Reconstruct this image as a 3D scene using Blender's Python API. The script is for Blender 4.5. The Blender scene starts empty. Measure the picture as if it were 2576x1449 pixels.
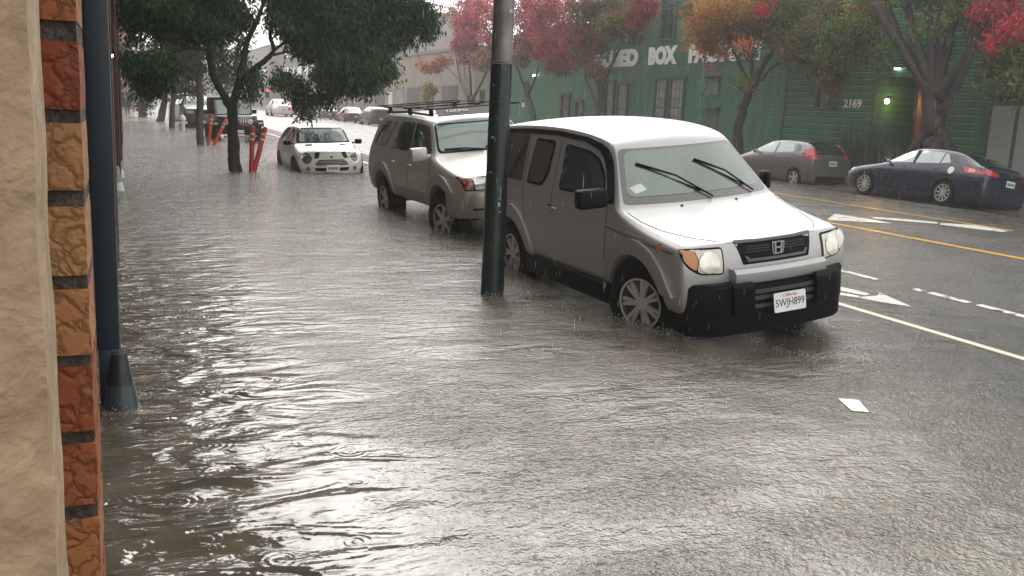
import bpy, bmesh, math, random
import numpy as np
from mathutils import Vector, Matrix, Euler
from mathutils.bvhtree import BVHTree
C = bpy.context.scene.collection
R = math.radians
rnd = random.Random(7)

# ------------------------------------------------------------------ camera
CAM_H = 1.70
CX, CY, FPX = 1288.0, 724.5, 2319.0           # photograph measured at 2576 x 1449
_d1 = np.array([315 - CX, 228.5 - CY, FPX]); _d1 /= np.linalg.norm(_d1)
_q = np.array([1315 - CX, 228.5 + 44.9 - CY, FPX])
_dn = np.cross(_d1, _q); _dn /= np.linalg.norm(_dn)
if _dn[1] < 0: _dn = -_dn
_Y = _d1; _Z = -_dn; _X = np.cross(_Y, _Z)
RM = np.stack([_X, _Y, _Z])                    # world <- camera (x right, y down, z forward)
cam_d = bpy.data.cameras.new('camera'); cam = bpy.data.objects.new('camera', cam_d); C.objects.link(cam)
cam_d.sensor_width = 36; cam_d.lens = 36 * FPX / 2576; cam_d.clip_start = 0.05; cam_d.clip_end = 2000
_M = np.stack([RM[:, 0], -RM[:, 1], -RM[:, 2]], 1)
mw = Matrix.Identity(4)
for i in range(3):
    for j in range(3): mw[i][j] = float(_M[i, j])
mw[2][3] = CAM_H
cam.matrix_world = mw
bpy.context.scene.camera = cam

def ray(px, py): return RM @ np.array([px - CX, py - CY, FPX])
def atz(px, py, z=0):
    d = ray(px, py); t = (z - CAM_H) / d[2]; return Vector((d[0]*t, d[1]*t, z))
def atx(px, py, x):
    d = ray(px, py); t = x / d[0]; return Vector((x, d[1]*t, CAM_H + d[2]*t))
def aty(px, py, y):
    d = ray(px, py); t = y / d[1]; return Vector((d[0]*t, y, CAM_H + d[2]*t))

# ------------------------------------------------------------------ world, sun, exposure
SUN_EL, SUN_AZ = R(36), R(20)
w = bpy.data.worlds.new('World'); bpy.context.scene.world = w; w.use_nodes = True
nt = w.node_tree; nt.nodes.clear()
sky = nt.nodes.new('ShaderNodeTexSky'); sky.sky_type = 'NISHITA'; sky.sun_disc = False
sky.sun_elevation = SUN_EL; sky.sun_rotation = SUN_AZ; sky.dust_density = 5; sky.air_density = 1.5
hs = nt.nodes.new('ShaderNodeHueSaturation'); hs.inputs['Saturation'].default_value = 0.12
mx = nt.nodes.new('ShaderNodeMix'); mx.data_type = 'RGBA'; mx.inputs[0].default_value = 0.72
mx.inputs[7].default_value = (8.2, 8.0, 7.7, 1)
bg = nt.nodes.new('ShaderNodeBackground'); bg.inputs[1].default_value = 0.13
ow = nt.nodes.new('ShaderNodeOutputWorld')
nt.links.new(sky.outputs[0], hs.inputs['Color']); nt.links.new(hs.outputs[0], mx.inputs[6])
nt.links.new(mx.outputs[2], bg.inputs[0]); nt.links.new(bg.outputs[0], ow.inputs[0])
sd = bpy.data.lights.new('sun', 'SUN'); sd.energy = 0.75; sd.angle = R(60); sd.color = (1, .97, .92)
so = bpy.data.objects.new('sun', sd); C.objects.link(so)
so.rotation_euler = Vector((math.sin(SUN_AZ)*math.cos(SUN_EL), math.cos(SUN_AZ)*math.cos(SUN_EL), math.sin(SUN_EL))).to_track_quat('Z', 'Y').to_euler()
vs = bpy.context.scene.view_settings
vs.view_transform = 'Standard'; vs.look = 'None'; vs.gamma = 1; vs.use_curve_mapping = False; vs.exposure = 0.85
bpy.context.scene.cycles.max_bounces = 8
bpy.context.scene.cycles.volume_bounces = 2
bpy.context.scene.cycles.transparent_max_bounces = 16

# ------------------------------------------------------------------ materials
MATS = {}
def nodes(name):
    m = bpy.data.materials.new(name); m.use_nodes = True
    t = m.node_tree; b = t.nodes['Principled BSDF']; return m, t, b
def N(t, typ, **kw):
    n = t.nodes.new(typ)
    for k, v in kw.items(): setattr(n, k, v)
    return n
def mat(name, col, rough=.6, metal=0, coat=0, var=.12, vscale=8, bump=0, bscale=30, emit=None, estr=0, ior=None, dirt=0):
    if name in MATS: return MATS[name]
    m, t, b = nodes(name)
    tc = N(t, 'ShaderNodeTexCoord')
    if var > 0:
        n = N(t, 'ShaderNodeTexNoise'); n.inputs['Scale'].default_value = vscale; n.inputs['Detail'].default_value = 5
        t.links.new(tc.outputs['Object'], n.inputs['Vector'])
        r = N(t, 'ShaderNodeValToRGB'); r.color_ramp.elements[0].position = .3; r.color_ramp.elements[1].position = .7
        r.color_ramp.elements[0].color = [c*(1-var) for c in col] + [1]
        r.color_ramp.elements[1].color = [min(1, c*(1+var)) for c in col] + [1]
        t.links.new(n.outputs[0], r.inputs[0]); t.links.new(r.outputs[0], b.inputs['Base Color'])
    else: b.inputs['Base Color'].default_value = (*col, 1)
    b.inputs['Roughness'].default_value = rough; b.inputs['Metallic'].default_value = metal
    b.inputs['Coat Weight'].default_value = coat; b.inputs['Coat Roughness'].default_value = .04
    if ior: b.inputs['IOR'].default_value = ior
    if bump:
        n2 = N(t, 'ShaderNodeTexNoise'); n2.inputs['Scale'].default_value = bscale; n2.inputs['Detail'].default_value = 6
        t.links.new(tc.outputs['Object'], n2.inputs['Vector'])
        bp = N(t, 'ShaderNodeBump'); bp.inputs['Strength'].default_value = bump; bp.inputs['Distance'].default_value = .02
        t.links.new(n2.outputs[0], bp.inputs['Height']); t.links.new(bp.outputs[0], b.inputs['Normal'])
    if emit: b.inputs['Emission Color'].default_value = (*emit, 1); b.inputs['Emission Strength'].default_value = estr
    MATS[name] = m; return m
def paint(name, col, metal=0, rough=.3, coat=.6):
    """car paint with faint rain beading"""
    if name in MATS: return MATS[name]
    m, t, b = nodes(name)
    b.inputs['Base Color'].default_value = (*col, 1); b.inputs['Metallic'].default_value = metal
    b.inputs['Roughness'].default_value = rough; b.inputs['Coat Weight'].default_value = coat; b.inputs['Coat Roughness'].default_value = .08
    tc = N(t, 'ShaderNodeTexCoord'); mp = N(t, 'ShaderNodeMapping'); mp.inputs['Scale'].default_value = (30, 30, 5)
    n = N(t, 'ShaderNodeTexNoise'); n.inputs['Scale'].default_value = 3; n.inputs['Detail'].default_value = 6
    t.links.new(tc.outputs['Object'], mp.inputs['Vector']); t.links.new(mp.outputs[0], n.inputs['Vector'])
    bp = N(t, 'ShaderNodeBump'); bp.inputs['Strength'].default_value = .2; bp.inputs['Distance'].default_value = .004
    t.links.new(n.outputs[0], bp.inputs['Height']); t.links.new(bp.outputs[0], b.inputs['Normal']); t.links.new(bp.outputs[0], b.inputs['Coat Normal'])
    r = N(t, 'ShaderNodeMapRange'); r.inputs[3].default_value = rough*.7; r.inputs[4].default_value = rough*1.5
    t.links.new(n.outputs[0], r.inputs[0]); t.links.new(r.outputs[0], b.inputs['Roughness'])
    MATS[name] = m; return m

m_black = mat('black_plastic', (.0045, .005, .006), .5, bump=.05, ior=1.2)
m_well = mat('arch_black', (.006, .006, .006), .9, var=0)
m_rubber = mat('rubber', (.005, .005, .005), .6, bump=.1, ior=1.2)
m_glassW = mat('windscreen_glass', (.15, .185, .17), .06, metal=.6, coat=1, var=.22, vscale=1.6, bump=.12, bscale=45)
m_glassD = mat('dark_glass', (.015, .02, .02), .05, coat=1, var=0)
m_glassL = mat('side_glass', (.30, .34, .33), .07, metal=.6, coat=1, var=.1, vscale=1)
m_chrome = mat('chrome', (.6, .6, .6), .15, metal=1, var=0)
m_alloy = mat('alloy', (.62, .61, .59), .3, metal=.45, var=.05)
m_lens = mat('headlamp_lens', (.62, .60, .50), .14, metal=.15, coat=1, var=.18, vscale=6)
m_amber = mat('amber_lens', (.52, .17, .03), .15, coat=1, var=.1)
m_redlens = mat('red_lens', (.45, .012, .02), .15, coat=1, var=.15, vscale=12)
m_white = mat('white_paint', (.78, .78, .76), .4, var=.03)
m_plate = mat('plate_white', (.75, .75, .74), .35, var=.04)
m_ink = mat('plate_ink', (.02, .02, .04), .5, var=0)
m_redink = mat('red_ink', (.55, .03, .03), .5, var=0)
m_bark_d = mat('dark_bark', (.012, .010, .010), .8, var=.4, vscale=14, bump=.8, bscale=22)
m_bark = mat('wet_bark', (.030, .025, .024), .6, var=.55, vscale=10, bump=1.0, bscale=18)
m_bark_g = mat('grey_bark', (.085, .075, .066), .75, var=.3, vscale=10, bump=.7, bscale=20)

# ------------------------------------------------------------------ object helpers
def link(name, me, mat_=None, parent=None, smooth=None):
    o = bpy.data.objects.new(name, me); C.objects.link(o)
    if mat_ is not None:
        for mm in (mat_ if isinstance(mat_, (list, tuple)) else [mat_]): me.materials.append(mm)
    if parent is not None: o.parent = parent
    if smooth is not None:
        me.shade_smooth(); me.set_sharp_from_angle(angle=R(smooth))
    return o
def tag(o, label=None, cat=None, group=None, kind=None):
    if label: o['label'] = label
    if cat: o['category'] = cat
    if group: o['group'] = group
    if kind: o['kind'] = kind
    return o
def thing(name, label, cat, loc=(0, 0, 0), rot=(0, 0, 0), group=None):
    o = bpy.data.objects.new(name, None); C.objects.link(o); o.empty_display_size = .2
    o.location = loc; o.rotation_euler = rot; return tag(o, label, cat, group)
def from_bm(name, bm, m=None, parent=None, smooth=None):
    me = bpy.data.meshes.new(name); bmesh.ops.recalc_face_normals(bm, faces=bm.faces); bm.to_mesh(me); bm.free()
    return link(name, me, m, parent, smooth)
class MB:
    def __init__(s): s.bm = bmesh.new()
    def box(s, x0, x1, y0, y1, z0, z1, bev=0, M=None, mi=0):
        v = bmesh.ops.create_cube(s.bm, size=1)['verts']
        bmesh.ops.scale(s.bm, vec=(x1-x0, y1-y0, z1-z0), verts=v); bmesh.ops.translate(s.bm, vec=((x0+x1)/2, (y0+y1)/2, (z0+z1)/2), verts=v)
        if bev:
            e = list({e for q in v for e in q.link_edges}); r = bmesh.ops.bevel(s.bm, geom=e, offset=bev, segments=2, affect='EDGES', profile=.5)
            v = list({q for f in r['faces'] for q in f.verts} | {q for q in v if q.is_valid})
        if mi:
            for f in {f for q in v for f in q.link_faces}: f.material_index = mi
        if M is not None: bmesh.ops.transform(s.bm, matrix=M, verts=v)
        return s
    def tube(s, pts, rad, n=10, cap=True, wob=0, rr=None):
        pts = [Vector(p) for p in pts]
        if not isinstance(rad, (list, tuple)): rad = [rad]*len(pts)
        rings = []; up = Vector((0.13, .31, .94)).normalized()
        for i, p in enumerate(pts):
            d = (pts[min(i+1, len(pts)-1)] - pts[max(i-1, 0)]).normalized()
            a = d.cross(up)
            if a.length < .15: a = d.cross(Vector((1, 0, 0)))
            a.normalize(); b = d.cross(a)
            rings.append([s.bm.verts.new(p + (a*math.cos(2*math.pi*k/n) + b*math.sin(2*math.pi*k/n))*rad[i]*(1+(rr.uniform(-wob, wob) if wob else 0))) for k in range(n)])
        for q in range(len(rings)-1):
            for k in range(n): s.bm.faces.new((rings[q][k], rings[q][(k+1) % n], rings[q+1][(k+1) % n], rings[q+1][k]))
        if cap: s.bm.faces.new(rings[0][::-1]); s.bm.faces.new(rings[-1])
        return s
    def lathe(s, prof, axis='z', n=24, M=None, close=True):
        """prof: (radius, height)"""
        vs_ = []
        for k in range(n):
            a = 2*math.pi*k/n; c, q = math.cos(a), math.sin(a); row = []
            for r, h in prof:
                v = Vector((r*c, r*q, h)) if axis == 'z' else (Vector((h, r*c, r*q)) if axis == 'x' else Vector((r*c, h, r*q)))
                if M is not None: v = M @ v
                row.append(s.bm.verts.new(v))
            vs_.append(row)
        for k in range(n):
            A, B = vs_[k], vs_[(k+1) % n]
            for i in range(len(prof)-1): s.bm.faces.new((A[i], B[i], B[i+1], A[i+1]))
        if close:
            for i in (0, len(prof)-1):
                if prof[i][0] > 1e-4: s.bm.faces.new([vs_[k][i] for k in range(n)])
        bmesh.ops.remove_doubles(s.bm, verts=s.bm.verts, dist=1e-5)
        return s
    def prism(s, poly, d0, d1, axis='x', M=None):
        """polygon extruded along an axis: 'x': (y,z) ; 'y': (x,z) ; 'z': (x,y)"""
        f = {'x': lambda p, d: (d, p[0], p[1]), 'y': lambda p, d: (p[0], d, p[1]), 'z': lambda p, d: (p[0], p[1], d)}[axis]
        A = [s.bm.verts.new(f(p, d0)) for p in poly]; B = [s.bm.verts.new(f(p, d1)) for p in poly]; n = len(poly)
        s.bm.faces.new(A); s.bm.faces.new(B[::-1])
        for i in range(n): s.bm.faces.new((A[i], A[(i+1) % n], B[(i+1) % n], B[i]))
        if M is not None: bmesh.ops.transform(s.bm, matrix=M, verts=A+B)
        return s
    def quad(s, a, b, c, d): s.bm.faces.new([s.bm.verts.new(q) for q in (a, b, c, d)]); return s
    def build(s, name, m=None, parent=None, smooth=35, bev=0):
        if bev: bmesh.ops.bevel(s.bm, geom=[e for e in s.bm.edges if len(e.link_faces) == 2 and e.calc_face_angle(0) > .6], offset=bev, segments=2, affect='EDGES')
        return from_bm(name, s.bm, m, parent, smooth)
def rp(pts, r=.03, n=3):
    """round the corners of a 2D polygon"""
    out = []; L = len(pts)
    for i in range(L):
        p = Vector(pts[i]); a = Vector(pts[i-1]) - p; b = Vector(pts[(i+1) % L]) - p
        q = min(r, a.length*.45, b.length*.45); a = p + a.normalized()*q; b = p + b.normalized()*q
        for k in range(n+1):
            t = k/n; out.append(tuple(a*(1-t)**2 + p*2*t*(1-t) + b*t*t))
    return out
def strip(pl, wd):
    """closed polygon around a polyline"""
    P = [Vector(p) for p in pl]; L, Rr = [], []
    for i, p in enumerate(P):
        d = (P[min(i+1, len(P)-1)] - P[max(i-1, 0)]).normalized(); nrm = Vector((-d.y, d.x))*wd/2
        L.append(tuple(p+nrm)); Rr.append(tuple(p-nrm))
    return L + Rr[::-1]
def ring(cy, cz, r0, r1, a0, a1, n=14, k=1.0):
    """arc band polygon, angles in degrees"""
    o = [(cy + r1*math.cos(R(a0+(a1-a0)*i/n)), cz + r1*k*math.sin(R(a0+(a1-a0)*i/n))) for i in range(n+1)]
    q = [(cy + r0*math.cos(R(a0+(a1-a0)*i/n)), cz + r0*math.sin(R(a0+(a1-a0)*i/n))) for i in range(n+1)]
    return o + q[::-1]
def disc(cx, cz, r, n=20, k=1): return [(cx + r*math.cos(2*math.pi*i/n), cz + k*r*math.sin(2*math.pi*i/n)) for i in range(n)]
def text_mesh(name, s, m, parent, M, width=None, height=None, extrude=.004, offset=0, shear=0):
    cu = bpy.data.curves.new(name, 'FONT'); cu.body = s; cu.extrude = extrude; cu.offset = offset; cu.shear = shear; cu.resolution_u = 3
    o = bpy.data.objects.new(name, cu); C.objects.link(o)
    me = bpy.data.meshes.new_from_object(o.evaluated_get(bpy.context.evaluated_depsgraph_get())); bpy.data.objects.remove(o)
    co = np.array([v.co[:] for v in me.vertices]); lo, hi = co.min(0), co.max(0)
    sx = width/(hi[0]-lo[0]) if width else 1; sy = height/(hi[1]-lo[1]) if height else sx
    for v in me.vertices:
        v.co = M @ Vector(((v.co.x-(lo[0]+hi[0])/2)*sx, (v.co.y-(lo[1]+hi[1])/2)*sy, v.co.z))
    me.name = name; me.materials.clear()
    return link(name, me, m, parent)

# ------------------------------------------------------------------ vehicles
FR = [0, .12, .45, 1.0]
def body_mesh(st, cl=None, caps=(.6, .5), arch=None, sub=2, rows=(0, 0)):
    """st: stations (y, [(x,z,dy)...], crown, bow). Returns (mesh, bvh before wheel openings)"""
    bm = bmesh.new(); cr = []; nl = len(st[0][1]); cl = cl or {}
    key = lambda p: (round(p[0], 4), round(p[1], 4), round(p[2], 4))
    vd = {}
    def V(p):
        k = key(p)
        if k not in vd: vd[k] = bm.verts.new(p)
        return vd[k]
    def P(j, i): # side point
        y, lv, crown, bow = st[j]; l = lv[i]; return (l[0], y + (l[2] if len(l) > 2 else 0), l[1])
    def T(j, f, s, top=True, i=None):
        y, lv, crown, bow = st[j]; l = lv[-1] if top else lv[i]; x = l[0]*(1-f); t = 1-(1-f)**2
        return (s*x, y + (l[2] if len(l) > 2 else 0) - bow*t, l[1] + (crown*t if top else 0))
    def F(*ps):
        v = []
        for p in ps:
            q = V(p)
            if q not in v: v.append(q)
        if len(v) > 2:
            try: return bm.faces.new(v)
            except ValueError: return None
    J = len(st)
    for s in (-1, 1):
        sp = lambda p: (s*p[0], p[1], p[2])
        for j in range(J-1):
            for i in range(nl-1): F(sp(P(j, i)), sp(P(j+1, i)), sp(P(j+1, i+1)), sp(P(j, i+1)))
            for k in range(len(FR)-1):
                F(T(j, FR[k], s), T(j+1, FR[k], s), T(j+1, FR[k+1], s), T(j, FR[k+1], s))
                b = lambda jj, f: (s*st[jj][1][0][0]*(1-f), st[jj][0] + (st[jj][1][0][2] if len(st[jj][1][0]) > 2 else 0) - (st[jj][3]*(1-(1-f)**2) if jj in (0, J-1) else 0), st[jj][1][0][1])
                F(b(j, FR[k]), b(j+1, FR[k]), b(j+1, FR[k+1]), b(j, FR[k+1]))
            for i, v in cl.items(): cr.append((sp(P(j, i)), sp(P(j+1, i)), v))
        for c, j in enumerate((0, J-1)):
            for i in range(nl-1):
                for k in range(len(FR)-1):
                    F(T(j, FR[k], s, i == nl-1, i), T(j, FR[k+1], s, i == nl-1, i), T(j, FR[k+1], s, i+1 == nl-1, i+1), T(j, FR[k], s, i+1 == nl-1, i+1))
                cr.append((sp(P(j, i)), sp(P(j, i+1)), caps[c]*.6))
            for k in range(len(FR)-1): cr.append((T(j, FR[k], s), T(j, FR[k+1], s), caps[c]))
    bmesh.ops.recalc_face_normals(bm, faces=bm.faces)
    cl_ = bm.edges.layers.float.get('crease_edge') or bm.edges.layers.float.new('crease_edge')
    for a, b, v in cr:
        A, B = vd.get(key(a)), vd.get(key(b))
        if A and B and A is not B:
            e = bm.edges.get((A, B))
            if e: e[cl_] = v
    me = bpy.data.meshes.new('tmp'); bm.to_mesh(me); bm.free()
    o = bpy.data.objects.new('tmp', me); C.objects.link(o)
    md = o.modifiers.new('s', 'SUBSURF'); md.levels = sub; md.render_levels = sub
    dg = bpy.context.evaluated_depsgraph_get(); ev = o.evaluated_get(dg)
    m1 = bpy.data.meshes.new_from_object(ev)
    b2 = bmesh.new(); b2.from_mesh(m1); bvh = BVHTree.FromBMesh(b2); b2.free()
    o.data = m1; o.modifiers.clear()
    if arch:
        cut = MB()
        for (cy, cz, r, xi, xo) in arch:
            for s in (-1, 1):
                cut.lathe([(r, min(s*xi, s*xo)), (r, max(s*xi, s*xo))], axis='x', n=28, M=Matrix.Translation((0, cy, cz)))
        co = cut.build('cut', m_well, smooth=None)
        m1.materials.append(None)
        bo = o.modifiers.new('b', 'BOOLEAN'); bo.operation = 'DIFFERENCE'; bo.object = co; bo.solver = 'EXACT'; bo.material_mode = 'TRANSFER'
        dg = bpy.context.evaluated_depsgraph_get(); dg.update()
        m2 = bpy.data.meshes.new_from_object(o.evaluated_get(dg)); bpy.data.objects.remove(co)
    else: m2 = m1.copy()
    bpy.data.objects.remove(o)
    return m2, bvh
class Car:
    def __init__(s, name, label, O, rho, yaw, half, st, paint_, flip=False, group=None, cl=None, caps=(.6, .5), arch=None, sub=2, origin_y=0):
        """O: ground point of the near-side front wheel's outer face; rho: roll to the street's crossfall"""
        Mx = Euler((0, -rho, yaw), 'XYZ').to_matrix()
        loc = Vector(O) + Mx @ Vector((half, origin_y, 0))
        s.root = thing(name, label, 'car', loc, (0, 0, 0), group)
        E = Euler((0, -rho, yaw), 'XYZ').to_matrix() @ (Matrix.Rotation(math.pi, 3, 'Z') if flip else Matrix.Identity(3))
        s.root.rotation_euler = E.to_euler('XYZ')
        me, s.bvh = body_mesh(st, cl, caps, arch, sub)
        me.materials.clear()
        s.body = link('body', me, [paint_, m_well], s.root, 32)
        me.name = 'body'
    def hit(s, u, v, axis):
        o, d = {'L': ((-3, u, v), (1, 0, 0)), 'R': ((3, u, v), (-1, 0, 0)), 'F': ((u, -9, v), (0, 1, 0)), 'B': ((u, 9, v), (0, -1, 0)), 'T': ((u, v, 4), (0, 0, -1))}[axis]
        p, n, _, _ = s.bvh.ray_cast(Vector(o), Vector(d))
        if p is None:
            g = {'L': (-.8, u, v), 'R': (.8, u, v), 'F': (u, -.7, v), 'B': (u, 3.4, v), 'T': (u, v, 1)}[axis]
            p, n, _, _ = s.bvh.find_nearest(Vector(g))
        if n.dot(Vector(d)) > 0: n = -n
        return p, n
    def patch(s, name, poly, axis, m, off=.004, th=.012, res=.06, parent=None, smooth=40):
        bm = bmesh.new(); vs_ = [bm.verts.new((p[0], p[1], 0)) for p in poly]; bm.faces.new(vs_)
        bmesh.ops.triangulate(bm, faces=bm.faces[:])
        for ax in (0, 1):
            lo = min(p[ax] for p in poly); hi = max(p[ax] for p in poly); k = int((hi-lo)/res)
            for i in range(1, k+1):
                co = [0, 0, 0]; co[ax] = lo + (hi-lo)*i/(k+1); no = [0, 0, 0]; no[ax] = 1
                bmesh.ops.bisect_plane(bm, geom=bm.verts[:]+bm.edges[:]+bm.faces[:], plane_co=co, plane_no=no)
        low = {}
        bnd = [e for e in bm.edges if len(e.link_faces) == 1]; faces = bm.faces[:]
        for v in bm.verts[:]:
            p, n = s.hit(v.co.x, v.co.y, axis); v.co = p + n*off; low[v] = p - n*th
        lv = {v: bm.verts.new(c) for v, c in low.items()}
        for e in bnd: bm.faces.new((e.verts[0], e.verts[1], lv[e.verts[1]], lv[e.verts[0]]))
        bmesh.ops.recalc_face_normals(bm, faces=bm.faces)
        me = bpy.data.meshes.new(name); bm.to_mesh(me); bm.free()
        # make sure the outer faces look outward
        o = link(name, me, m, parent or s.root, smooth)
        return o
    def both(s, name, poly, m, **k):
        return [s.patch(name, poly, 'L', m, **k), s.patch(name, poly, 'R', m, **k)]
    def wheel(s, x, y, r, wd, rimr, n=5, mrim=None, spoke=.05, double=False, steer=0):
        """wheel > tyre tread mesh with a rim child; x signed outer face"""
        sg = 1 if x > 0 else -1; xo = x; xi = x - sg*wd
        T = Matrix.Translation((0, y, r))
        t = MB(); b = .02
        prof = [(rimr, xi), (r-b*1.6, xi), (r-b*.4, xi+sg*b), (r, xi+sg*wd*.25), (r, xo-sg*wd*.25), (r-b*.4, xo-sg*b), (r-b*1.6, xo-sg*.004), (rimr+.035, xo), (rimr, xo-sg*.012)]
        t.lathe(prof, axis='x', n=36, M=T, close=False)
        wo = t.build('wheel', m_rubber, s.root, 40)
        q = MB(); q.lathe([(rimr+.002, xo-sg*.10), (rimr+.002, xo-sg*.004), (rimr-.018, xo-sg*.006), (rimr-.03, xo-sg*.04), (.02, xo-sg*.08)], axis='x', n=36, M=T, close=False)
        back = q.build('rim', mat('rim_shadow', (.05, .05, .05), .5, metal=.5, var=0), wo, 40)
        p = MB()
        for k in range(n):
            for off in ((-.13, .13) if double else (0,)):
                a = 2*math.pi*k/n + off + .2
                Mx = T @ Matrix.Rotation(a, 4, 'X') @ Matrix.Translation((xo - sg*.03, 0, 0))
                p.prism([(-spoke*.45, .03), (spoke*.45, .03), (spoke*.5, rimr*.98), (-spoke*.5, rimr*.98)], -.012, .014, 'x', Mx)
        p.lathe([(.0, xo-sg*.012), (.055, xo-sg*.014), (.06, xo-sg*.05)], axis='x', n=16, M=T, close=False)
        p.lathe([(rimr-.022, xo-sg*.03), (rimr-.018, xo-sg*.005), (rimr, xo-sg*.003), (rimr, xo-sg*.03)], axis='x', n=36, M=T, close=False)
        sp = p.build('spokes', mrim or m_alloy, wo, 40, bev=0)
        if steer:
            Q = Matrix.Translation((x-sg*wd/2, y, r)) @ Matrix.Rotation(steer, 4, 'Z') @ Matrix.Translation((-(x-sg*wd/2), -y, -r))
            for o in (wo, back, sp): o.data.transform(Q)
    def wheels(s, hw, y1, r, wd, rimr, steer=0, **k):
        for x in (-hw, hw):
            for y in (0, y1): s.wheel(x, y, r, wd, rimr, steer=0 if y else steer, **k)
    def plate(s, x, y, z, tilt=0, txt=None, rear=False, wd=.305, ht=.152):
        rot = Matrix.Rotation(R(90)+tilt, 4, 'X')
        if rear: rot = Matrix.Rotation(math.pi, 4, 'Z') @ rot
        Mx = Matrix.Translation((x, y, z)) @ rot
        b = MB(); b.prism(rp([(-wd/2, -ht/2), (wd/2, -ht/2), (wd/2, ht/2), (-wd/2, ht/2)], .015), -.003, .003, 'z', Mx)
        p = b.build('licence_plate', m_plate, s.root, 30)
        if txt:
            text_mesh('plate_number', txt, m_ink, p, Mx @ Matrix.Translation((0, -.014, .004)), width=.275, height=.078, extrude=.0008)
            text_mesh('plate_heading', 'California', m_redink, p, Mx @ Matrix.Translation((0, .054, .004)), width=.13, height=.026, extrude=.0008, shear=.3)
        else:
            b = MB()
            for i in range(7): b.box(-.125+i*.037, -.100+i*.037, -.04, .03, .003, .0038, M=Mx)
            b.build('plate_number', m_ink, p, None)
        return p
    def mirror(s, x, y, z, sx=.20, sy=.11, sz=.15, m=None, far=1.0):
        sx0 = sx
        for sg in (-1, 1):
            sx = sx0*(far if sg > 0 else 1)
            b = MB(); b.box(sg*(abs(x)+.03) if sg > 0 else -(abs(x)+.03+sx), (abs(x)+.03+sx) if sg > 0 else sg*(abs(x)+.03), y-sy/2, y+sy/2, z-sz/2, z+sz/2, bev=.028)
            b.box(*(sorted((sg*(abs(x)-.06), sg*(abs(x)+.06)))), y-.02, y+.03, z-sz*.35, z-.01, bev=.008)
            o = b.build('wing_mirror', m, s.root, 45)
            g = MB(); g.box(*(sorted((sg*(abs(x)+.05), sg*(abs(x)+.01+sx)))), y+sy/2-.002, y+sy/2+.004, z-sz*.38, z+sz*.38); g.build('mirror_glass', m_chrome, o, None)
# ==CUT==

# ================================================================== THE STREET
# cross-section of the street: deep gutters under water, crown above it
RX = [-6, 2.9, 3.0, 3.1, 4.0, 5.5, 6.2, 7.3, 8.5, 9.8, 11.5, 13.4, 15.4, 16.9, 18.8, 20.4, 21.1, 21.15, 21.2, 24.6]
RZ = [-.17, -.17, -.17, -.34, -.20, -.08, -.035, .0, .07, .135, .175, .155, .05, -.07, -.225, -.36, -.42, -.42, -.2, -.2]
FAR_LEVEL = -.245      # the crown keeps the far gutter's water lower than the flood on this side
def road_z(x): return float(np.interp(x, RX[3:17], RZ[3:17]))
def on_road(px, py):
    z = 0
    for _ in range(25): z = .5*z + .5*road_z(atz(px, py, z).x)
    return atz(px, py, z)

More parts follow.
